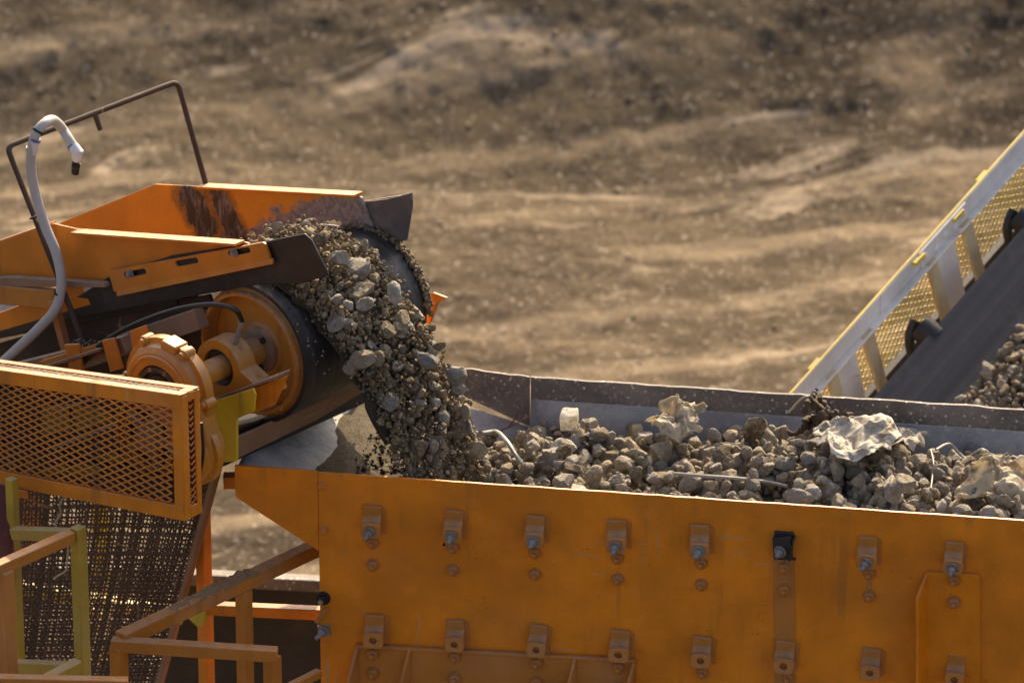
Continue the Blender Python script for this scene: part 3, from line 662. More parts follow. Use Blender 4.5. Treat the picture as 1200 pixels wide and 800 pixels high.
# near rubber skirt and clamp bar with slots
nr = [(-160, 425), (90, 348), (131, 322), (200, 300), (312, 283), (354, 275), (362, 284), (380, 325), (352, 333), (300, 334), (200, 352), (90, 372), (-160, 440)]
rub(nr, -.011, '', .18).build('rubber_skirt', M['rubber'], conv, bevel=.003)
sc_ = -.012
def slot(x0, y0, x1, y1, hw):
    a = Vector(P2(x0, y0, sc_)); b2 = Vector(P2(x1, y1, sc_)); d = (b2-a).normalized(); n = Vector((-d.y, d.x)); out = []
    for t in np.linspace(math.pi/2, 3*math.pi/2, 7): out.append(a+d*math.cos(t)*hw+n*math.sin(t)*hw)
    for t in np.linspace(-math.pi/2, math.pi/2, 7): out.append(b2+d*math.cos(t)*hw+n*math.sin(t)*hw)
    return [tuple(q) for q in out]
slots = [slot(150, 321, 171, 317, .011), slot(210, 308, 232, 304, .011), slot(272, 296, 293, 292, .011)]
ob = [(129, 318), (131, 316), (310, 283), (313, 285), (319, 303), (136, 341)]
cb = MB().plate([P2(*q, sc_) for q in ob], slots, C0+A*sc_, HT, Z, A*-.010).build('clamp_bar', M['orange'], conv, ang=20)
p0, p1, p2, p3 = PS(136, 341, sc_-.010), PS(319, 303, sc_-.010), PS(320.5, 309, sc_-.010), PS(138, 347, sc_-.010)
MB().prism([p0, p1, p2-A*.006, p3-A*.006], A*.010).build('bar_lip', M['orange'], cb, W[conv], bevel=.002)
for px, py in ((153, 320.5), (275, 296)):
    bm_ = MB().lathe(PS(px, py, sc_-.010), -A, [(.017, 0), (.017, .004), (.011, .0045), (.011, .013), (.007, .014), (.007, .018), (0, .0185)], 14).build('bolt', M['zinc'], cb, W[conv])
# frames below the belt
def cbar(q0, q1, s, wz, ws, name, mat, bevel=.002): return MB().bar(PS(*q0, s), PS(*q1, s), Z, wz, ws).build(name, M[mat], conv, bevel=bevel)
cbar((20, 446), (236, 372), -.045, .075, .05, 'side_channel', 'brown')
cbar((-60, 395), (240, 338), .20, .03, .3, 'cross_shield', 'darksteel')
MB().prism([PS(*q, .06) for q in ((-60, 420), (100, 372), (245, 345), (265, 400), (262, 470), (235, 560), (-60, 560))], A*.012).build('light_block_panel', M['rust'], conv)  # frame panel added to block light behind the cage
cbar((-50, 452), (150, 402), -.20, .06, .05, 'motor_rail', 'brown')
for q in (((75, 404), (92, 403), (97, 436), (82, 436)), ((119, 399), (133, 396), (143, 432), (129, 436)), ((152, 388), (170, 381), (177, 405), (155, 411))):
    MB().prism([PS(*x, -.26) for x in q], A*.012).build('mounting_tab', M['orange'], conv, bevel=.002)
cbar((62, 352), (79, 414), -.06, .03, .03, 'strut', 'dusty')
cbar((50, 425), (115, 405), -.24, .018, .03, 'mounting_strip', 'dusty'); cbar((52, 430), (118, 409), -.255, .012, .03, 'mounting_strip', 'brown')
items = [(np.array(PS(random.uniform(84, 114), random.uniform(399, 411), -.23)), random.uniform(.004, .014)) for _ in range(60)]
V_, F_ = merge_rocks(items, 2); np_mesh('grease_clumps', V_, F_, M['seal'], 'stuff', parent=conv)
# scraper beam under the drum, along the axle
h0 = .10
MB().prism([PT(*q, h0) for q in ((277, 513), (425, 447), (431, 456), (372, 492), (277, 538))], HT*-.014).build('scraper_beam', M['brown'], conv, bevel=.003)
MB().prism([PT(*q, h0-.05) for q in ((258, 514), (300, 496), (430, 441), (432, 470), (258, 548))], HT*-.014).build('gap_shade_plate', M['darksteel'], conv)  # dark sheet standing in for the shaded gap under the drum
# far bearing bracket, peeping out on the far right
MB().prism([PS(*q, BW+.06) for q in ((500, 350), (507, 343), (523, 349), (512, 356), (505, 376), (500, 384))], A*.012).build('far_bracket', M['orange'], conv, bevel=.002)
# bent rod frame
rp = [PS(47, 285, -.02), PS(28, 232, -.03), PS(8, 172, -.04), PS(208, 95.5, BW+.02), PS(226, 155, BW+.02), PS(243, 222, BW+.02)]
def rounded(pts, r=.03):
    out = [pts[0]]
    for a, b2, c in zip(pts[:-2], pts[1:-1], pts[2:]):
        d1 = (a-b2).normalized(); d2 = (c-b2).normalized()
        if abs(d1.dot(d2)) > .98: out.append(b2); continue
        for t in np.linspace(0, 1, 7): out.append((b2+d1*r)*(1-t)**2+b2*2*t*(1-t)+(b2+d2*r)*t*t)
    out.append(pts[-1]); return out
rod = MB().tube(rounded([PS(100, 406, -.09), rp[2], rp[3], rp[5]]), .0105, 10).build('rod_frame', M['rust'], conv)
f_ = (110.-8)/200; rr = rp[2]*(1-f_)+rp[3]*f_
MB().tube([rr, rr+(PS(117, 153, BW*f_)-PS(110, 133, BW*f_))], .010, 10).build('rod_stub', M['rust'], rod, W[conv])
# conveyor legs down to the ground (out of frame)
for t in (-2.5, -2.2):
    for s in (-.02, BW+.02):
        q = CP(t, s, -.35); MB().bar(Vector((q.x, q.y, GZ)), q, A, .08, .08).build('support_leg', M['orange'], conv)

# drive guard cage -----------------------------------------------------------
SG = -.86; gd = .088
TL, TRr, BR, BL = PS(-90, 421, SG), PS(216, 464, SG), PS(216, 610, SG), PS(-90, 549, SG)
TRr = Vector((BR.x, BR.y, TRr.z))
G_ = (TRr-TL).normalized(); bw = .052
def lerp(a, b, t): return a*(1-t)+b*t
b = MB()
b.bar(TL+Z*-bw/2, TRr-Z*bw/2, Z, bw, .006).bar(BL+Z*bw/2, BR+Z*bw/2, Z, bw, .006)
for off, wd in ((.016, .030), (gd-.012, .024)): b.bar(TL-Z*.003+A*off, TRr-Z*.003+A*off, A, wd, .006)
b.bar(TRr-G_*.022-Z*.003+A*.031, TRr-G_*.022-Z*.003+A*(gd-.024), G_, .044, .006)
b.prism([TRr-Z*bw-G_*.045, TRr-Z*bw, BR+Z*bw, BR+Z*bw-G_*.045], A*.006)
b.bar(TRr+A*.016-Z*.008, BR+A*.016, A, .030, .006).bar(TRr+A*(gd-.011)-Z*.008, BR+A*(gd-.011), A, .022, .006)
b.bar(TRr+A*.031-Z*.02, TRr+A*(gd-.022)-Z*.02, Z, .03, .006).bar(BR+A*.031+Z*.022, BR+A*(gd-.022)+Z*.022, Z, .044, .006)
b.bar(TL+A*gd-Z*.02, TRr+A*gd-Z*.02, Z, .04, .006).bar(BL+A*gd+Z*.02, BR+A*gd+Z*.02, Z, .04, .006)
b.bar(BL+Z*-.012-A*.012, lerp(BL, BR, .42)-Z*.015-A*.012, Z, .03, .006)
guard = b.build('drive_guard', M['orange'], conv, bevel=.002)
def mesh_panel(o, eu, ev, lu, lv, du, dv, th, wd, nrm):
    b = MB(); K = int(lu/du+lv/dv)+2
    for sg in (1, -1):
        for k in range(-K, K+1):
            pts = []
            # line u = k*du + sg*v*du/dv, clipped
            n_ = max(2, int(lv/dv*2)+1); seg = []
            for i in range(n_+1):
                v = lv*i/n_; u = k*du+sg*v*du/dv; seg.append((u, v))
            seg = [(u, v) for u, v in seg if -.001 <= u <= lu+.001]
            if len(seg) >= 2:
                (ua, va), (ub, vb) = seg[0], seg[-1]; off = nrm*(.0012*sg)
                b.bar(o(ua, va)+off, o(ub, vb)+off, nrm, th, wd)
    return b
MB().prism([lerp(BL, BR, 0)+A*(gd-.008)+Z*.02, BR+A*(gd-.008)+Z*.02-G_*.02, TRr+A*(gd-.008)-Z*.02-G_*.02, TL+A*(gd-.008)-Z*.02], A*.004).build('sun_block_plate', M['rust'], guard, W[conv])  # solid plate added to keep sun off the cage interior
def fo(u, v): f = u/((TRr-TL).length); return lerp(lerp(BL, BR, f)+Z*bw, lerp(TL, TRr, f)-Z*bw, v)+A*.009
Lg = (TRr-TL).length
mesh_panel(lambda u, v: fo(u, v), None, None, Lg-.045, 1.0, .059, .073, .004, .0055, A).build('mesh_panel', M['orange'], guard, W[conv])
def eo(u, v): return BR+Z*.04+A*(.031+u)+Z*v+HT*-.004
mesh_panel(eo, None, None, gd-.053, (TRr-BR).length-.07, .035, .024, .003, .0036, HT).build('mesh_panel', M['orange'], guard, W[conv])
def to(u, v): return TL+G_*u+A*(.031+v)-Z*.006
mesh_panel(to, None, None, Lg-.05, gd-.055, .03, .018, .003, .0045, Z).build('mesh_panel', M['brown'], guard, W[conv])
# drive pulley and belt within the guard
pc = PS(176, 512, SG+.05)
pul = MB().lathe(pc, A, [(.134, -.02), (.142, -.02), (.142, .024), (.118, .024), (.118, -.008), (.106, -.01)], 56).build('drive_pulley', M['dusty'], conv, ang=30)
MB().lathe(pc, A, [(0, -.025), (.045, -.025), (.05, -.01), (.06, .0), (.06, .02), (0, .02)], 32).build('pulley_hub', M['brown'], pul, W[conv])
for a in np.linspace(0, 2*math.pi, 6)[:-1]:
    d = HT*math.cos(a)+Z*math.sin(a); MB().bar(pc+d*.05, pc+d*.12, A, .02, .035).build('spoke', M['brown'], pul, W[conv], bevel=.003)
MB().tube([pc, pc+A*.16], .03, 12).build('input_shaft', M['darksteel'], conv)
b = MB(); pm = PS(-120, 470, SG+.05); d = (pm-pc).normalized(); n_ = d.cross(A).normalized()
for sg in (1, -1): b.bar(pc+n_*sg*.142, pm+n_*sg*.07, A, .03, .012)
b.build('drive_belt', M['rubber'], conv)
# yellow motor base seen through the cage
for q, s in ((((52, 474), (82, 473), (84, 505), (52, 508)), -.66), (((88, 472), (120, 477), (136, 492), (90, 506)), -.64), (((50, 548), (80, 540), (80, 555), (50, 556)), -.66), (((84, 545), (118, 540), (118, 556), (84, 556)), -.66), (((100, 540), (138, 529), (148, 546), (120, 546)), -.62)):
    MB().prism([PS(*x, SG+gd-.012) for x in q], -A*.008).build('motor_base_plate', M['yellow_dark'], conv, bevel=.003)
MB().prism([PS(*x, -.5) for x in ((-60, 440), (145, 440), (150, 556), (-60, 556))], A*.012).build('cage_dark_panel', M['rust'], conv)  # panel added behind the cage to darken its interior
cbar((50, 530), (140, 495), SG+gd-.024, .012, .012, 'motor_slide_rail', 'zinc'); cbar((60, 480), (115, 466), SG+gd-.024, .012, .012, 'motor_slide_rail', 'zinc')

# water hose with nozzle --------------------------------------------------------
hp = [PS(-12, 438, -.16), PS(12, 416, -.15), PS(45, 385, -.13), PS(66, 360, -.11), PS(72, 330, -.09), PS(66, 297, -.08), PS(53, 265, -.08), PS(41, 225, -.085), PS(36, 190, -.085), PS(41, 160, -.09), PS(52, 145, -.05), PS(62, 141, .02), PS(72, 150, .10), PS(81, 164, .10), PS(87, 174, .10)]
hs = thing('spray_hose', 'grey plastic hose looped over the bent rod frame, taped, with a black nozzle', 'hose', hp[0])
MB().tube(smooth_path(hp, 8), .0185, 14).build('hose', M['hosegrey'], hs)
def cuff(a, b2, r, name, m): return MB().tube([a, b2], r, 14).build(name, M[m], hs)
cuff(PS(37.5, 178, -.085), PS(40.5, 164, -.09), .0205, 'tape_wrap', 'whitepl'); cuff(PS(37, 176, -.085), PS(37.6, 173.5, -.085), .0215, 'tape_wrap', 'bluetape')
cuff(PS(41, 164.5, -.09), PS(42, 162, -.088), .0212, 'tape_wrap', 'bluetape'); cuff(PS(43.5, 155, -.085), PS(45, 152.5, -.08), .021, 'cable_tie', 'blackpl')
cuff(PS(41.5, 253, -.08), PS(42.2, 255, -.08), .024, 'cable_tie', 'blackpl').location = Vector((0, 0, 0)); cuff(PS(70.6, 342, -.095), PS(70, 344.5, -.096), .023, 'cable_tie', 'blackpl')
cuff(PS(84, 170, .10), PS(86.5, 174, .10), .0205, 'tape_wrap', 'bluetape')
MB().tube([PS(86, 172, .10), PS(91, 178, .10), PS(89.5, 188, .10)], [.021, .022, .0165], 14).build('elbow_fitting', M['whitepl'], hs)
MB().lathe(PS(89.5, 186, .10), (PS(88, 205, .10)-PS(89.5, 186, .10)), [(0, 0), (.014, 0), (.0155, .004), (.0155, .014), (.012, .016), (.0165, .018), (.0165, .034), (.0125, .037), (.0145, .041), (.0145, .060), (.008, .066), (0, .066)], 16).build('nozzle', M['blackpl'], hs)
gh = [PS(96, 428, -.24), PS(105, 415, -.24), PS(130, 395, -.24), PS(165, 377, -.23), PS(205, 363, -.22), PS(240, 357, -.20), PS(262, 358, -.19), PS(277, 364, -.18), PS(283.5, 376, SB+.04)]+[g1]
gt = thing('grease_line', 'thin black grease hose arching to the silver fitting on the bearing', 'hose', gh[0])
MB().tube(smooth_path(gh[:-1], 8), .0095, 10).build('hose', M['blackpl'], gt)
MB().tube([gh[-2], lerp(gh[-2], g1, .35), lerp(gh[-2], g1, .4), g1], [.012, .0125, .0085, .0085], 8).build('crimp_fitting', M['zinc'], gt)

# ------------------------------------------------------------------ hanging woven screen
ss = .02
s_tl, s_tr, s_br, s_bl = PS(14, 520, ss), PS(266, 515, ss), PS(178, 840, ss), PS(2, 840, ss)
scr = thing('woven_wire_screen', 'rusty woven wire screen panel leaning below the mesh guard box', 'screen', lerp(s_bl, s_br, .5))
def so_(u, v):
    p = lerp(lerp(s_tl, s_tr, u), lerp(s_bl, s_br, u), v)
    return p+A*(.03*math.sin(u*3.1)*math.sin(v*4))
b = MB(); nu, nv = 62, 70
for i in range(nu+1):
    u0 = (i+random.uniform(-.30, .30))/nu; pts = []
    for k in range(nv+1):
        pts.append(so_(u0+.0012*math.sin(k*.3+i), k/nv)+A*(.004*(1 if (i+k) % 2 else -1)))
    b.tube(pts, random.uniform(.0038, .0074), 4)
for k in range(nv+1):
    v0 = (k+random.uniform(-.25, .25))/nv; pts = []
    for i in range(nu+1):
        pts.append(so_(i/nu, v0+.0012*math.sin(i*.4+k))+A*(.004*(-1 if (i+k) % 2 else 1)))
    b.tube(pts, random.uniform(.0038, .0074), 4)
b.build('wire_weave', M['rustwire'], scr, ang=180)
MB().bar(lerp(s_tr, s_br, .0)+A*-.01, s_br-A*.01, A, .03, .022).build('edge_strip', M['brown'], scr, bevel=.003)
clog = []
for _ in range(1100):
    u, v = random.random(), random.random()
    if float(vnoise(np.array([u*5, v*5, 0.]), 8)) > -.15: clog.append((np.array(so_(u, v)), random.uniform(.003, .008)))
V_, F_ = merge_rocks(clog, 1); np_mesh('caked_dirt', V_, F_, M['grit'], 'stuff', parent=scr)
cd = smooth_path([PS(74, 583, -.03), PS(70, 592, -.03), PS(71, 602, -.035), PS(65, 612, -.03), PS(68, 622, -.03)])
setp(MB().tube(cd, .004, 6).build('frayed_cord', M['straw']), 'pale frayed cord dangling in the upper part of the woven wire screen', 'cord')
cd = smooth_path([PS(80, 641, -.2), PS(79, 655, -.2), PS(77, 668, -.2), PS(68, 674, -.2), PS(63, 678, -.2)])
setp(MB().tube(cd, .004, 6).build('frayed_cord', M['straw']), 'pale cord hanging from the short yellow handrail', 'cord')

# ------------------------------------------------------------------ handrails and frames, lower left
def rail(parent, p, q, wd, m, name, ref=Z): return MB().bar(p, q, ref, wd, wd).build(name, M[m], parent, bevel=.004)
d0 = 19.45
yr = thing('yellow_handrail', 'short worn yellow square tube handrail at lower left, by the woven screen', 'handrail', P(90, 850, d0))
pA = P(92, 626, d0); pB = pA+A*-.62
post = lambda px, y0, y1, d: (P(px, y0, d), P(px, y1, d))
a, c = post(91.5, 617, 870, d0); c.x, c.y = a.x, a.y; rail(yr, a, c, .042, 'yellow_old', 'post', A)
rail(yr, P(84, 627.5, d0), P(-30, 678, d0-.28), .042, 'dusty', 'top_rail')
rail(yr, P(90, 627, d0+.05), P(17, 624, d0+.28), .042, 'yellow_old', 'top_rail')
rail(yr, P(90, 783, d0+.03), P(17, 780, d0+.28), .042, 'yellow_old', 'lower_rail')
a, c = post(13.5, 560, 870, d0+.30); c.x, c.y = a.x, a.y; rail(yr, a, c, .034, 'yellow_old', 'post', A)
a, c = post(5, 668, 870, d0-.2); c.x, c.y = a.x, a.y; rail(yr, a, c, .05, 'dusty', 'post', A)
rail(yr, P(92, 778, d0-.02), P(40, 806, d0-.15), .042, 'yellow_old', 'lower_rail')
setp(MB().prism([P(-40, 566, d0+.36), P(11, 568, d0+.36), P(11, 690, d0+.36), P(-40, 690, d0+.36)], A*.02).build('red_panel', M['darkred'], bevel=.003), 'dark red steel panel at the left edge beneath the guard box', 'panel')
d1 = 19.88
orl = thing('orange_handrail', 'dusty orange square tube handrail with caked mud beside the hopper', 'handrail', P(230, 860, d1))
B0 = P(141, 749, d1)
e1 = PP(372, 641, Z, B0)       # level rail going back along the axle direction
rail(orl, B0+A*.0, e1+(e1-B0).normalized()*.25, .052, 'dusty', 'top_rail')
f1 = PP(325, 766.5, Z, P(133, 756, d1)); f0 = P(131, 754, d1)
rail(orl, f0, f1, .046, 'dusty', 'front_rail')
for px, py in ((139, 757), (319, 768)):
    a = P(px, py, d1-.0); c = a-Z*.6; rail(orl, a, c, .048, 'dusty', 'post', A)
L_ = (e1-B0)
for px in (283.5,):
    f = (px-141)/(372-141); a = lerp(B0, e1, f)-Z*.03; rail(orl, a, a-Z*.9, .046, 'dusty', 'post', A)
mv = []; mf = []; NL, NC = 150, 14; ad = L_.normalized(); sdv = ad.cross(Z).normalized(); uv_ = sdv.cross(ad).normalized()
for i in range(NL+1):
    f = .24+.44*i/NL; env = math.sin(math.pi*min(1, max(0, i/NL)))**.5
    pk = .035*math.exp(-((f-.605)/.012)**2)+.02*math.exp(-((f-.65)/.01)**2)
    for j in range(NC+1):
        x = 2*j/NC-1; q3 = np.array([[f*40, x*1.6, 0.]]); hgt = max(0, (.007+.011*(float(fbm(q3*.7, 4, 5)[0])+.5)+pk*.8)*env*(1-x*x)**.5)
        mv.append(lerp(B0, e1, f)+uv_*(.022+hgt*(1 if abs(x) < .99 else 0))+sdv*(x*(.029+.006*float(vnoise(q3*1.7, 9)[0]))))
mf = [[i*(NC+1)+j, (i+1)*(NC+1)+j, (i+1)*(NC+1)+j+1, i*(NC+1)+j+1] for i in range(NL) for j in range(NC)]
MB().add(mv, mf).build('caked_mud', M['mud'], orl, ang=180)
d2 = 20.75
of = thing('orange_support', 'orange support posts with a thin cross rail behind the muddy handrail', 'support', P(237, 860, d2))
a, c = post(236.5, 560, 870, d2); c.x, c.y = a.x, a.y; rail(of, a, c, .044, 'orange', 'post', A)
rail(of, P(243, 712, d2), P(400, 719, d2-.1), .042, 'orange', 'cross_rail')
rail(of, P(262, 589-26, d2), P(300, 590-28, d2), .05, 'orange', 'cross_rail')
MB().prism([P(217, 712, d2-.05), P(239, 708, d2-.05), P(240, 728, d2-.05), P(233, 736, d2-.05), P(218, 722, d2-.05)], A*.012).build('yellow_bracket', M['yellow'], of, bevel=.002)
setp(MB().bar(P(-20, 797, 19.2), P(150, 801, 19.2), Z, .04, .04).build('floor_rail', M['dusty'], bevel=.004), 'horizontal orange rail along the bottom left edge', 'rail')
setp(MB().bar(P(340, 805, 20.0), P(374, 788, 20.15), Z, .03, .03).build('toe_rail', M['dusty'], bevel=.004), 'short dusty rail end meeting the hopper at bottom', 'rail')
# dark beam behind
d3 = 22.4
db = thing('steel_beam', 'long dark steel beam with pale top flange behind the handrails', 'beam', P(200, 900, d3))
q0 = P(-60, 651, d3+.05); q1 = P(460, 677, d3-.0)
q1.z = q0.z; q1 = PP(460, 677, Z, q0)
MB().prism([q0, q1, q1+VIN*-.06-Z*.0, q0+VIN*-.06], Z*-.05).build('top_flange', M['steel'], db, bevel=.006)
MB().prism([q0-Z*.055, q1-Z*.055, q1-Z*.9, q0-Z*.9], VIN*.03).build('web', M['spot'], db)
for q in (q0, q1): MB().box(Vector((q.x, q.y, (GZ+q.z-.9)/2))+VIN*.05, H*.05, VIN*.02, Z*((q.z-.9-GZ)/2)).build('support_leg', M['spot'], db)
ys = thing('yellow_railing', 'yellow railing glimpsed through the woven wire screen', 'railing', P(116, 870, 22.0))
a, c = post(116, 560, 880, 22.0); c.x, c.y = a.x, a.y; rail(ys, a, c, .05, 'yellow', 'post', A)
rail(ys, P(10, 686, 21.95), P(215, 722, 21.95), .05, 'yellow', 'cross_rail')
rail(ys, P(70, 690, 21.9), P(140, 735, 21.9), .03, 'yellow', 'brace')

# ------------------------------------------------------------------ far conveyor, right
PSI = R(52); IN2 = R(20)
D2 = Vector((math.cos(PSI)*math.cos(IN2), math.sin(PSI)*math.cos(IN2), math.sin(IN2)))
L2 = Vector((math.sin(PSI), -math.cos(PSI), 0)); N2 = L2.cross(D2).normalized()
if N2.z < 0: N2 = -N2
R0 = P(944, 455, 22.0)
def CR(t, l, n): return R0+D2*t+L2*l+N2*n
def tpix(px, py, l):      # t,n on the plane at lateral offset l
    p = PP(px, py, L2, R0+L2*l)-R0; return p.dot(D2), p.dot(N2)
rc = thing('stockpile_conveyor', 'rising conveyor with pale side rail, yellow mesh guard and dark troughed belt, at right', 'conveyor', Vector((CR(.8, .5, 0).x, CR(.8, .5, 0).y, GZ)))
RL = 2.6
MB().box(CR(RL/2-.5, 0, 0), D2*(RL/2+.5), L2*.004, N2*.041).box(CR(RL/2-.5, .02, -.034), D2*(RL/2+.5), L2*.02, N2*.003).build('side_rail', M['white'], rc, bevel=.002)
MB().box(CR(RL/2-.5, -.006, .041), D2*(RL/2+.5), L2*.005, N2*.003).build('rail_edge', M['yellow'], rc)
t_, n_ = tpix(1095, 290, 0)
sp_ = MB().box(CR(t_+.06, .008, .0), D2*.17, L2*.004, N2*.040).build('splice_plate', M['white'], rc, bevel=.002)
for k in range(5): MB().lathe(CR(t_-.08+.07*k, .012, .006*(-1)**k), L2, [(.016, 0), (.015, .006), (.008, .010), (0, .011)], 12).build('rail_bolt', M['white'], sp_, W[rc])
for px, py, l in ((1150, 213, -.03), (1072, 298, .0), (1120, 258, 0), (955, 438, -.03)):
    t, n = tpix(px, py, l); MB().box(CR(t, l+.012, .028), D2*.035, L2*.014, N2*.008).build('rail_clip', M['yellow'], rc, bevel=.002)
mesh_panel(lambda u, v: CR(u-.5, -.004, -.036-.26+v), None, None, RL+.5, .26, .050, .032, .003, .0055, L2).build('mesh_panel', M['yellow'], rc)
MB().box(CR(RL/2-.5, -.01, -.34), D2*(RL/2+.5), L2*.02, N2*.025).build('lower_rail', M['darksteel'], rc)
for px, py in ((1104, 300), (985, 418)):
    t, n = tpix(px, py, .0)
    MB().prism([CR(t-.05, .012, -.03), CR(t+.07, .012, -.03), CR(t+.04, .035, -.36), CR(t-.09, .035, -.36)], L2*.008).build('stand_plate', M['white'], rc, bevel=.002)
    MB().prism([CR(t+.12, .012, -.03), CR(t+.19, .012, -.03), CR(t+.15, .06, -.34), CR(t+.10, .06, -.34)], L2*.02).build('stand_plate', M['cream'], rc, bevel=.003)
    MB().prism([CR(t-.13, .012, -.03), CR(t-.07, .012, -.03), CR(t-.10, .05, -.34), CR(t-.15, .05, -.34)], L2*.02).build('stand_plate', M['cream'], rc, bevel=.003)
# belt: wings and flat centre
prof = [(.19, -.115), (.25, -.155), (.31, -.20), (.38, -.252), (.42, -.275), (.47, -.283), (.62, -.283), (.67, -.275), (.74, -.23), (.90, -.11)]
tt = np.linspace(-.7, RL, 40); vs = []; fs = []
for t in tt:
    vs += [CR(t, l, n) for l, n in prof]+[CR(t, l+.004, n-.014) for l, n in prof]
m = len(prof)
for i in range(len(tt)-1):
    o1 = i*2*m; o2 = o1+2*m
    for j in range(m-1): fs += [[o1+j, o1+j+1, o2+j+1, o2+j], [o1+m+j, o2+m+j, o2+m+j+1, o1+m+j+1]]
    for j in (0, m-1): fs.append([o1+j, o2+j, o2+m+j, o1+m+j])
def m_belt2():
    k = NB('dusty_belt_rubber'); d = k.dot(L2, R0); x = k.n('ShaderNodeCombineXYZ'); k.l(d, x.inputs[0])
    c = k.mix(k.ramp(k.noise(30, 4, .6, x.outputs[0]), .35, .7), (.018, .017, .019), (.052, .047, .049)); c = k.mix(k.math('MULTIPLY', k.ramp(k.noise(8, 8, .7), .5, .75), .3), c, (.15, .12, .1))
    k.bump(k.noise(50, 5), .15, .004); return k.out(c, .5)
MB().add(vs, fs).build('belt', m_belt2(), rc, ang=60)
# idlers
for px, py in ((1078, 366), (1192, 232)):
    t, n = tpix(px, py, .14)
    base = CR(t, .145, -.135); wing = (CR(0, .38, -.27)-CR(0, .19, -.13)).normalized(); ax = wing
    MB().lathe(base, ax, [(0, -.03), (.05, -.03), (.055, -.02), (.055, .05), (0, .05)], 24).build('idler_roller', M['darksteel'], rc)
    b = MB().tube(smooth_path([CR(t-.05, .12, -.30), CR(t-.065, .11, -.22), CR(t-.05, .105, -.14), CR(t-.0, .11, -.095)]), .02, 8); b.build('idler_bracket', M['darksteel'], rc)
for t in (.0, 1.6):
    for l in (.06, .95):
        q = CR(t, l, -.45); MB().bar(Vector((q.x, q.y, GZ)), q, D2, .07, .07).build('support_leg', M['cream'], rc)
MB().box(CR(RL/2-.5, .93, -.31), D2*(RL/2+.5), L2*.02, N2*.05).build('lower_rail', M['cream'], rc)
# stones on that belt
items = []
for _ in range(2000):
    t = rng.uniform(-.6, RL-.05); l = .58+.12*float(np.clip(rng.normal(), -1.3, 1.9)); e = max(0, 1-((l-.61)/.23)**2); r = float(np.clip(rng.lognormal(-4.2, .38), .008, .036))
    n = -.285+rng.uniform(.0, .13)*e+r*.6
    if l < .42: n += (.42-l)*.7
    items.append((CR(t, l, n), r, t))
vis = []
for p, r, t in items:
    x, y, d = proj(p); vis.append((300 <= y < 474 and 1100 < x < 1215, r))
order = sorted([i for i in range(len(items)) if vis[i][0]], key=lambda i: -items[i][1]*(1+.8*((items[i][0]-R0).dot(N2)+.28)))[:40]
for i in order:
    x, y, d = proj(items[i][0]); mt, cl = [('stone_light', 'pale'), ('stone_tan', 'tan'), ('stone_drab', 'grey')][int(rng.integers(3))]
    zone = 'just above the hopper rim' if y > 445 else 'midway up the heap' if y > 400 else 'high on the heap'
    side = 'beside the bare belt' if x < 1112+(470-y)*.78+14 else 'at the frame edge' if x > 1180 else 'inside the heap'
    stone_obj('stone', items[i][0], items[i][1]*1.2, '%s stone on far conveyor, %s, %s' % (cl, zone, side), 'stones on the far conveyor belt', mt)
rest = [(np.array(p), r) for i, (p, r, t) in enumerate(items) if i not in set(order)]
V_, F_ = merge_rocks(rest, 2); np_mesh('belt_gravel', V_, F_, M['beltstone'], 'stuff', 'broken stone heaped along the far conveyor belt', 'gravel', smooth_ang=30)

# ------------------------------------------------------------------ stone pile in the hopper
RES = .012; u_a, u_b = U1+.05, U2-.03
nu = int((u_b-u_a)/RES); nv = int((WID-.04)/RES)
uu = u_a+RES*np.arange(nu); vv = .02+RES*np.arange(nv); UU, VV = np.meshgrid(uu, vv, indexing='ij')
pp = np.stack([UU*2.2, VV*2.2, 0*UU], -1)
us = uof(PH(520, 560))
def pile_base(UU, VV, pp):
    z = -.220+.030*fbm(pp, 3, 12)+.070*np.exp(-((VV-.36)/.30)**2)-.03*np.clip((VV-.6)/.3, 0, 1)
    z = z-.22*np.clip((us-UU)/.45, 0, 1)**1.3
    for (px, py, v, s, hgt) in ((975, 505, .62, .22, .10), (740, 500, .6, .3, .02), (1180, 560, .28, .2, .05), (880, 495, .72, .18, .045)):
        u = uof(PF(px, py, v)); z = z+hgt*np.exp(-(((UU-u)/s)**2+((VV-v)/.28)**2))
    return z
HM = pile_base(UU, VV, pp)
base0 = HM.copy()
step = 2; gi = np.arange(0, nu, step); gj = np.arange(0, nv, step); a_, b_ = np.meshgrid(gi, gj, indexing='ij')
Vb = np.array(HC)[None, None]+np.array(H)*UU[a_, b_][..., None]+np.array(VIN)*VV[a_, b_][..., None]+np.array(Z)*(HM[a_, b_]-.01)[..., None]
n1, n2 = len(gi), len(gj); idx = np.arange(n1*n2).reshape(n1, n2)
F = np.stack([idx[:-1, :-1], idx[1:, :-1], idx[1:, 1:], idx[:-1, 1:]], -1).reshape(-1, 4); Vb = Vb.reshape(-1, 3); nb_ = len(Vb)
def drop(u, v, r, flat):
    i = int((u-u_a)/RES); j = int((v-.02)/RES); k = max(1, int(r/RES)); i0, i1, j0, j1 = max(i-k, 0), min(i+k+1, nu), max(j-k, 0), min(j+k+1, nv)
    S = HM[i0:i1, j0:j1]
    dd = ((UU[i0:i1, j0:j1]-u)**2+(VV[i0:i1, j0:j1]-v)**2); ok = dd < (r*.85)**2
    if not ok.any(): return None
    z = float(np.percentile(S[ok], 62))+r*.50*flat
    cap = z+np.sqrt(np.maximum(r*r*.8-dd, 0))*.8*flat; S[ok] = np.maximum(S, cap)[ok]; return z
stones = []
HERO = []
def place_named(px, py, v, r, **kw): HERO.append((px, py, v, r, kw))
order = []
for _ in range(3400): order.append((float(np.clip(rng.lognormal(-3.95, .36), .009, .036)), 0))
for _ in range(700): order.append((float(np.clip(rng.lognormal(-3.36, .28), .026, .066)), 1))
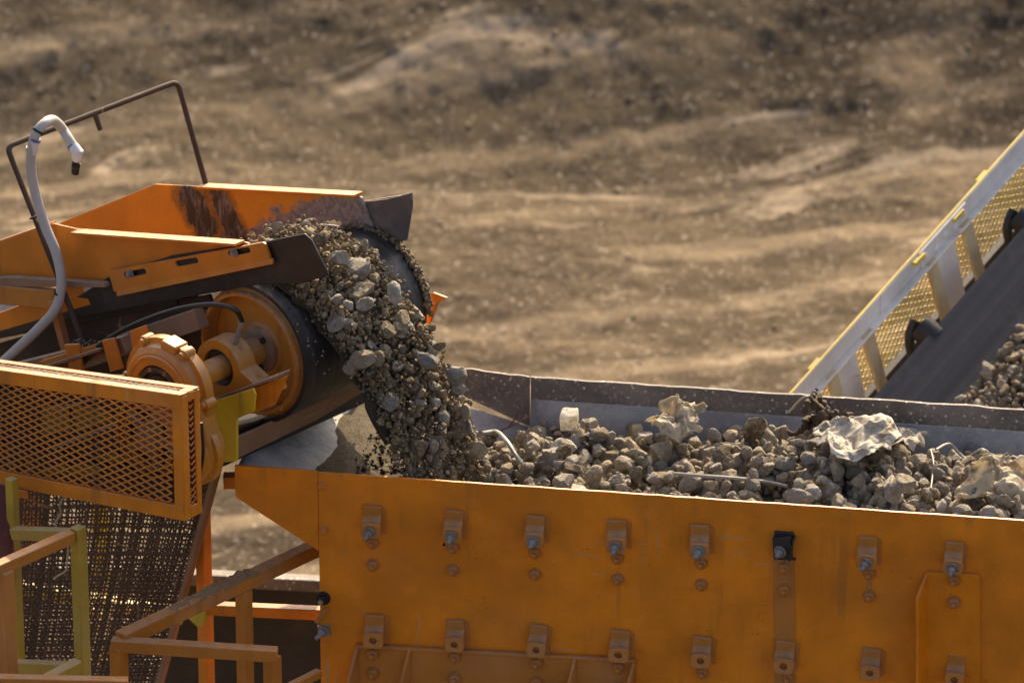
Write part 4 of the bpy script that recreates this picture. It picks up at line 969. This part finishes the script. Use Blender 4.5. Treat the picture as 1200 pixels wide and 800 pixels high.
sm = [o for o in order if o[1] == 0]; lg = [o for o in order if o[1] == 1]
seq = sm[:1300]+lg[:400]+sm[1300:2200]+lg[400:]+sm[2200:]
for r, _ in seq:
    u = rng.uniform(u_a+r, u_b-r); v = rng.uniform(.02+r*.9, WID-.045-r*.7)
    if u < us+.12:                               # fine wet gravel under the chute
        r = min(r, .022) if rng.uniform() < .85 else r
        if u < us-.25 and rng.uniform() < .5: continue
    flat = rng.uniform(.75, 1.0)
    lim = -.045+.05*math.exp(-((u-uof(PF(975, 505, .62)))/.3)**2)
    i = int((u-u_a)/RES); j = int((v-.02)/RES)
    if HM[min(i, nu-1), min(j, nv-1)] > base0[min(i, nu-1), min(j, nv-1)]+.10 or HM[min(i, nu-1), min(j, nv-1)] > lim: continue
    if v < .10 and HM[min(i, nu-1), min(j, nv-1)] > -.07: continue
    z = drop(u, v, r, flat)
    if z is None: continue
    stones.append((u, v, z, r, flat))
# keep the ones on top
info = []
for k, (u, v, z, r, f) in enumerate(stones):
    p = HP(u, v, z); x, y, d = proj(p); i = min(int((u-u_a)/RES), nu-1); j = min(int((v-.02)/RES), nv-1)
    expo = (z+r*.6)-HM[i, j]
    inv = -10 < x < 1210 and y < 612 and expo > -r*.8 and not (v < .16 and z < -.02-v*.42-.02)
    info.append((inv, r*(1 if expo > -r*.35 else .6)))
cand = sorted([k for k in range(len(stones)) if info[k][0]], key=lambda k: -info[k][1])[:150]
cs_ = set(cand)
KINDS_ = [('stone_tan', 'tan'), ('stone_drab', 'grey'), ('stone_light', 'pale'), ('stone_dark', 'dark brown')]
def pick(): return KINDS_[int(rng.choice(4, p=[.36, .34, .14, .16]))]
for k in cand:
    u, v, z, r, f = stones[k]; p = HP(u, v, z); x, y, d = proj(p); mt, cl = pick()
    size = 'big' if r > .047 else 'medium' if r > .039 else 'smaller'
    where = ('by the far wall' if y < 512 else 'in the mid pile' if y < 532 else 'below the mid pile' if y < 552 else 'by the orange rim')
    side = ('left of the foam block' if x < 655 else 'between foam and paper' if x < 775 else 'between paper and roots' if x < 945 else 'below the torn sack' if x < 1060 else 'right of the torn sack' if x < 1130 else 'near the right edge')
    stone_obj('stone', p, r*1.12, '%s %s stone %s, %s' % (size, cl, where, side), 'stones piled in the hopper', mt, sq=(1, 1, f))
big = [(np.array(HP(u, v, z)), r*1.08) for k, (u, v, z, r, f) in enumerate(stones) if k not in cs_ and r > .022]
sml = [(np.array(HP(u, v, z)), r*1.08) for k, (u, v, z, r, f) in enumerate(stones) if k not in cs_ and r <= .022]
V1, F1 = merge_rocks(big, 3); V2, F2 = merge_rocks(sml, 2)
Ft = np.concatenate([F1, F2+len(V1)])
Fb = np.concatenate([F[:, [0, 1, 2]], F[:, [0, 2, 3]]])+len(V1)+len(V2)
np_mesh('hopper_gravel', np.concatenate([V1, V2, Vb]), np.concatenate([Ft, Fb]), M['stone_bulk'], 'stuff', 'bed of crushed stone and gravel filling the hopper', 'gravel', smooth_ang=20)
def top_at(px, py):              # find the pile surface under a pixel
    r = ray(px, py); best = None
    for v in np.linspace(.05, WID-.06, 90):
        p = PF(px, py, v); u = uof(p); i = int((u-u_a)/RES); j = int((v-.02)/RES)
        if 0 <= i < nu and 0 <= j < nv and p.z-HC.z <= HM[i, j]: return p
    v = WID-.17; u = uof(PF(px, py, v)); i = min(max(int((u-u_a)/RES), 0), nu-1); j = min(int((v-.02)/RES), nv-1)
    return HP(u, v, HM[i, j])
named = [
 (885, 497, .058, 'stone_brown', 'tall brown earthy stone standing against the far wall, left of the torn sack'),
 (1126, 512, .062, 'stone_pale', 'white stone by the far wall, left of the big pale boulder at the right'),
 (1181, 512, .064, 'stone_pale', 'rounded pitted pale boulder by the far wall near the right edge'),
 (1057, 562, .052, 'stone', 'broad flat-topped tan block in front of the pale torn sack'),
 (1048, 522, .05, 'stone_brown', 'dark brown rounded stone right beside the pale torn sack'),
 (661, 559, .05, 'stone_grey', 'smooth grey slab lying by the near rim below the foam block'),
 (660, 521, .035, 'stone_brown', 'dark brown pointed stone just below the white foam block'),
 (950, 570, .045, 'stone_pale', 'pale pointed stone near the orange rim, right of the long grey rod'),
 (560, 551, .042, 'stone_grey', 'long grey stone leaning near the rim, left of the looped cable'),
 (935, 580, .06, 'stone_grey', 'flat grey slab lying on the near orange rim at the rod end'),
 (728, 534, .03, 'stone_ochre', 'small ochre yellow stone in the middle of the pile'),
]
for px, py, r, mt, lb in named:
    q = top_at(px, py+16); stone_obj('stone', q+Z*r*.60-FW*r*.15, r, lb, 'stones piled in the hopper', mt, sq=(1.2, 1, .85) if 'slab' in lb or 'long' in lb else (1, 1, 1), rot=(random.uniform(-.3, .3), random.uniform(-.3, .3), random.uniform(0, 6)) if 'slab' in lb else None)

# wet fines on the tray, darkened and spread to stand for the shadow there
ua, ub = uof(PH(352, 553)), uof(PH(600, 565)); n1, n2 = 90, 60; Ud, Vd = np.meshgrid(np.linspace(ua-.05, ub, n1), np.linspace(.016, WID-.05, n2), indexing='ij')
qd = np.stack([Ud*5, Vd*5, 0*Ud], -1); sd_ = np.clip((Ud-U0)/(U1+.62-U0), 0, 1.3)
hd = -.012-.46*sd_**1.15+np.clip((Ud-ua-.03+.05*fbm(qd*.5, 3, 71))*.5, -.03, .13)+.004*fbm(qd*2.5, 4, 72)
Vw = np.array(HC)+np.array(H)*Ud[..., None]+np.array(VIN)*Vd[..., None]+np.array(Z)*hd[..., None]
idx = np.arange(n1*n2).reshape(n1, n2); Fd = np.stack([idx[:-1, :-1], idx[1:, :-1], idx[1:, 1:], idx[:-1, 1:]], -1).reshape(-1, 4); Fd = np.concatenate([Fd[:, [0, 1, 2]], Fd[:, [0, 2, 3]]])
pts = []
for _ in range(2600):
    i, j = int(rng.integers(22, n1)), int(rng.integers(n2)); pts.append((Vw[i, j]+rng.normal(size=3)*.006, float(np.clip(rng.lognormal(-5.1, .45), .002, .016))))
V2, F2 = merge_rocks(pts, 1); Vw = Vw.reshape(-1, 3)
np_mesh('wet_dirt_shade', np.concatenate([V2, Vw]), np.concatenate([F2, Fd+len(V2)]), M['shaded_wetgrit'], 'stuff', 'wet dirt and fines on the tray, darkened and extended for the shadow there', 'dirt', smooth_ang=40)
# rubbish in the pile -------------------------------------------------------
def crumple(name, ctr, ax, ay, amp, mat, label, cat, seed, n=72, dome=0., edge=.12):
    g = np.linspace(-1, 1, n); Ug, Vg = np.meshgrid(g, g, indexing='ij'); q = np.stack([Ug*1.6, Vg*1.6, 0*Ug], -1)
    gs = np.random.default_rng(seed); fold = 0
    for m_ in range(14):
        an = gs.uniform(0, math.pi); fr_ = gs.uniform(.35, 1.2)*(1 if m_ < 6 else 1.8); tt_ = (Ug*math.cos(an)+Vg*math.sin(an))*fr_+gs.uniform(0, 1)+.12*vnoise(q*1.5+m_*7, seed)
        fold = fold+np.abs((tt_ % 1)*2-1)*(.6 if m_ < 6 else .3)/fr_**.5
    fold = (fold-fold.mean())/2.2+.5; k = 1+edge*fbm(np.stack([np.arctan2(Ug, Vg)*1.3, 0*Ug, 0*Ug], -1), 3, seed+5)
    Pn = np.array(ctr)+np.array(ax)*(Ug*k)[..., None]+np.array(ay)*(Vg*k)[..., None]+np.array(Z)*(amp*(fold-.5)*1.6+dome*(1-np.maximum(Ug**2, 0)*.9-Vg**2*.9)+.15*amp*vnoise(q*6, seed+2))[..., None]
    Pn = Pn+np.array(H)*(amp*.45*vnoise(q*2+40, seed+9))[..., None]+np.array(VIN)*(amp*.45*vnoise(q*2+90, seed+8))[..., None]
    idx = np.arange(n*n).reshape(n, n); F = np.stack([idx[:-1, :-1], idx[1:, :-1], idx[1:, 1:], idx[:-1, 1:]], -1).reshape(-1, 4)
    # ragged outline
    keep = (Ug[:-1, :-1]**2+Vg[:-1, :-1]**2*.9 < 1.0+.45*vnoise(q[:-1, :-1]*1.6+7, seed+3)+.12*vnoise(q[:-1, :-1]*6+7, seed+4)).ravel()
    o = np_mesh(name, Pn.reshape(-1, 3), F[keep], M[mat], label=label, cat=cat, smooth_ang=14)
    s = o.modifiers.new('thick', 'SOLIDIFY'); s.thickness = .003; return o
q = top_at(1000, 522); crumple('torn_sack', q+Z*.02, H*.155, (VIN*.17+Z*.0), .05, 'sack', 'torn dirty white sack draped over stones on the hopper heap', 'sack', 3, dome=.05)
q = top_at(1062, 520); crumple('sack_scrap', q+Z*.02, H*.07, VIN*.08, .022, 'sack', 'small white folded scrap just right of the torn sack', 'scrap', 15, 30, dome=.03)
q = top_at(797, 513); crumple('crumpled_paper', q+Z*.075, H*.10, (VIN*.09+Z*.03), .05, 'paper', 'crumpled frayed beige paper bag by the far hopper wall', 'paper', 23, dome=.03, edge=.3)
q = top_at(1175, 577); crumple('plastic_sheet', q+Z*.035, H*.18, (VIN*.12+Z*.055+H*.04), .06, 'paper', 'crumpled cream plastic sheet at the right end near the orange rim', 'plastic sheet', 31, dome=.03, edge=.25)
q = top_at(690, 508); crumple('paper_scrap', q+Z*.01, H*.05, VIN*.05, .02, 'paper', 'small pale scrap right of the white foam block', 'scrap', 41, 24)
q = top_at(667, 507)+Z*.045
b = MB(); b.box(q+Z*.01, (H*.95+Z*.05)*.033, (VIN*.9+Z*.3)*.03, (Z*.95-VIN*.2)*.032)
o = setp(b.build('foam_block', M['foam'], bevel=.007), 'small white foam block sitting on the stones near the far wall', 'foam block')
m_ = o.modifiers.new('sub', 'SUBSURF'); m_.levels = m_.render_levels = 3; m_.subdivision_type = 'SIMPLE'
tx = bpy.data.textures.new('foam_lumps', 'CLOUDS'); tx.noise_scale = .02; dm = o.modifiers.new('lumps', 'DISPLACE'); dm.texture = tx; dm.strength = .007; dm.texture_coords = 'LOCAL'
# root clump above the sack
q = top_at(975, 492)+Z*.03; g = np.random.default_rng(5); b = MB()
for k in range(11):
    s0 = q+H*g.uniform(-.10, .05)+Z*g.uniform(-.06, .03)+VIN*g.uniform(-.03, .03); pts = [s0]; d_ = Vector((g.uniform(-1, 1), g.uniform(-.3, .3), g.uniform(-.7, .8))).normalized()
    for m_ in range(5): d_ = (d_+Vector(g.normal(size=3))*.7).normalized(); pts.append(pts[-1]+d_*.026)
    r0 = g.uniform(.012, .026); pp_ = smooth_path(pts, 5); b.tube(pp_, [r0*(1-.5*i/len(pp_))*(1+.25*g.normal()) for i in range(len(pp_))], 7)
setp(b.build('root_clump', M['root'], ang=50), 'dark tangled root clump sticking up above the torn sack', 'root')
def strand(name, pts, r, mat, label, cat, lift=.012):
    P3 = [top_at(*p[:2])+Z*(lift+(p[2] if len(p) > 2 else 0))-FW*.03 for p in pts]
    return setp(MB().tube(smooth_path(P3, 8), r, 8).build(name, M[mat]), label, cat)
strand('cable', [(536, 531), (548, 524, .01), (565, 525, .015), (582, 525, .02), (594, 536, .02), (603, 550, .02), (611, 562, .02)], .0085, 'wire', 'grey cable bent in a loop, lying on the gravel right of the falling stone', 'cable', .045)
strand('cable', [(537, 531), (541, 545), (548, 556)], .006, 'wire', 'thin dirty cable end dropping into the gravel left of the looped cable', 'cable')
strand('thin_rod', [(790, 562), (830, 565), (870, 568), (905, 573), (922, 577)], .007, 'wire', 'long straight grey rod lying on stones close to the near rim', 'rod', .025)
strand('loose_wire', [(1096, 534, .01), (1112, 530, .035), (1130, 528, .05), (1150, 528, .055), (1166, 531, .04), (1181, 538, .01)], .005, 'wire', 'thin arched wire on the stones by the far wall at right', 'wire', .015)
strand('loose_wire', [(1090, 530), (1093, 545), (1092, 560), (1090, 575)], .003, 'wire', 'hair-thin dark wire hanging down the stones right of the tan block', 'wire')
q = top_at(960, 488); a = PF(924, 483, .75); b3 = PF(944, 465, .75); c3 = PF(963, 476, .75); d4 = PF(970, 488, .75)
setp(MB().tube(smooth_path([a, b3, c3, d4]), .004, 7).build('loose_wire', M['straw']), 'pale bent wire end rising left of the dark root clump', 'wire')
def tw(pts, v, r, lb): setp(MB().tube([PF(*p, v) for p in pts], [r, r*.8, r*.5][:len(pts)], 6).build('dry_twig', M['twig']), lb, 'twig')
tw([(540, 503), (556, 511), (575, 508)], WID-.22, .004, 'short dark twig lying on the pale feed tray')
tw([(596, 500), (604, 490), (607, 477)], WID-.14, .004, 'thin upright twig against the plate joint in the far corner')
tw([(577, 508), (600, 499), (620, 488)], WID-.16, .0035, 'long thin twig slanting across the pale corner of the hopper')

# ------------------------------------------------------------------ falling stream
def stream(s, t, n):
    v0 = 1.72-.06*(s/BW); h = -RB*math.sin(INC)+v0*math.cos(INC)*t; z = RB*math.cos(INC)+v0*math.sin(INC)*t-4.905*t*t
    vx, vz = v0*math.cos(INC), v0*math.sin(INC)-9.81*t; ln = math.hypot(vx, vz); nx, nz = -vz/ln, vx/ln
    if nx*0+nz < 0 and t < .1: nx, nz = -nx, -nz
    return C0+HT*(h+nx*n)+A*s+Z*(z+nz*n)
def tmax(s): return .475
fall = []
def sample(r, tlo=-.05):
    while True:
        t = float(rng.uniform(tlo, .47)); tq = max(0, t)/.47; s = float(rng.uniform(.07+.10*tq*tq, .42+.12*tq)); s += .05*(t)*rng.normal()
        wdt = .44-.05*max(t, 0)
        n = float(abs(rng.normal())*.045+.0)+r*.6
        lim = .11*max(0, 1-((s-.26)/.26)**2*.7)+.025
        if t > .3: lim += .03
        if n > lim and rng.uniform() < .9: continue
        if s < .03 or s > .60: continue
        p = stream(s, t, n); vq = (p-HC).dot(VIN)
        if p.z < HC.z+.05 and vq < .03+r: continue
        if p.z < HC.z-.30: continue
        return p, t, s, n
for _ in range(11000): r = float(rng.uniform(.0035, .0085)); fall.append((*sample(r), r))
for _ in range(3000): r = float(np.clip(rng.lognormal(-4.45, .3), .008, .02)); fall.append((*sample(r), r))
big = []
for _ in range(420):
    r = float(np.clip(rng.lognormal(-3.80, .36), .016, .052)); big.append((*sample(r, -.03), r))
# thin stray spray along the near edge
for _ in range(70):
    t = float(rng.uniform(.08, .45)); r = float(rng.uniform(.002, .006)); p = stream(float(rng.uniform(-.02, .06)), t, float(rng.normal()*.03))
    if p.z > HC.z or (p-HC).dot(VIN) > .03: fall.append((p, t, 0, 0, r))
# drop big ones that overlap heavily
kept = []
for b5 in sorted(big, key=lambda b5: -b5[-1]):
    if all((b5[0]-c5[0]).length > .62*(b5[-1]+c5[-1]) for c5 in kept): kept.append(b5)
facing = sorted(kept, key=lambda b5: -(b5[-1]+b5[3]*.12))[:78]
fset = set(id(x) for x in facing)
for p, t, s, n, r in facing:
    x, y, d = proj(p); mt, cl = pick(); size = 'big' if r > .034 else 'mid-sized' if r > .026 else 'small'
    zone = 'at the belt end' if y < 330 else 'high in the stream' if y < 380 else 'halfway down the stream' if y < 430 else 'low in the stream' if y < 490 else 'at the foot of the stream'
    cx_ = 340+(y-280)*.62+70; side = 'on its drum side' if x < cx_-25 else 'on its outer side' if x > cx_+35 else 'in its middle'
    stone_obj('stone', p, r*1.15, '%s %s falling stone %s, %s' % (size, cl, zone, side), 'stones falling off the conveyor', mt)
for px, py, s, r, mt, lb in ((428, 357, .02, .034, 'stone_pale', 'bright white angular stone in the upper part of the falling stream'), (464, 344, .15, .046, 'stone_pale', 'large pale rounded stone beside the dark belt, top of the falling stream'), (534, 440, .30, .055, 'stone_grey', 'lone dark grey stone flung out at the right of the stream'), (503, 422, .25, .048, 'stone_grey', 'large grey stone at the right edge of the stream, next to the flung one'), (514, 405, .32, .026, 'stone_brown', 'ragged brown clod flying off the right edge of the stream'), (376, 279, .18, .042, 'stone_brown', 'brown lump caught between the two rubber skirts at the belt end'), (408, 357, .06, .022, 'stone_pale', 'pale grey stone left of the bright white stone in the stream')):
    if py < 300: p = PS(px, py, s)
    else: p = PT(px, py, stream(s, .0, 0).dot(HT)*0+((PS(px, py, s)-C0).dot(HT)))
    stone_obj('stone', p, r, lb, 'stones falling off the conveyor', mt)
rest = [(np.array(x[0]), x[-1]) for x in kept if id(x) not in fset]
fine = [(np.array(x[0]), x[-1]) for x in fall]
V1, F1 = merge_rocks(rest, 3); V2, F2 = merge_rocks(fine, 1)
# dense dirt core
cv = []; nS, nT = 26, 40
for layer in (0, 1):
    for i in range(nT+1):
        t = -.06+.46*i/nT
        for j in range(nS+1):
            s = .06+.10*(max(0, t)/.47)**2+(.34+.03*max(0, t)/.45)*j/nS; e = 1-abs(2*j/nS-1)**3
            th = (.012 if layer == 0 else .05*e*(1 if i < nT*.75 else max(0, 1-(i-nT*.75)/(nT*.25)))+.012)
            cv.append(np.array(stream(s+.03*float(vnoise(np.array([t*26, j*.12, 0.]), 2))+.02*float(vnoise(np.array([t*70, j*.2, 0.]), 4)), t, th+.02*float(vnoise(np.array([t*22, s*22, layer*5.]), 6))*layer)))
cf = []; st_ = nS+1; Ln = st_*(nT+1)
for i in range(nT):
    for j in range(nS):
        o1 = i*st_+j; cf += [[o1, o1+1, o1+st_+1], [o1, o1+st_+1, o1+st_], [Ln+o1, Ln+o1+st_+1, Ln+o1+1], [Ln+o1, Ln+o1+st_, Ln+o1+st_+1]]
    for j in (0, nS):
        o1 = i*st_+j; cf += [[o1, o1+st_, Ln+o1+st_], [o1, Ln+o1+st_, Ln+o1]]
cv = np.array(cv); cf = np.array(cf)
np_mesh('falling_dirt', cv, cf, M['shaded_wetgrit'], 'stuff', 'dense dark dirt in the core of the falling stream', 'dirt', smooth_ang=60)
np_mesh('falling_gravel', np.concatenate([V1, V2]), np.concatenate([F1, F2+len(V1)]), M['grit'], 'stuff', 'curtain of wet gravel and dirt pouring off the belt', 'gravel', smooth_ang=32)
print('stones', len(stones), len(cand), len(facing), 'W', WID, 'U', U0, U1, U2)
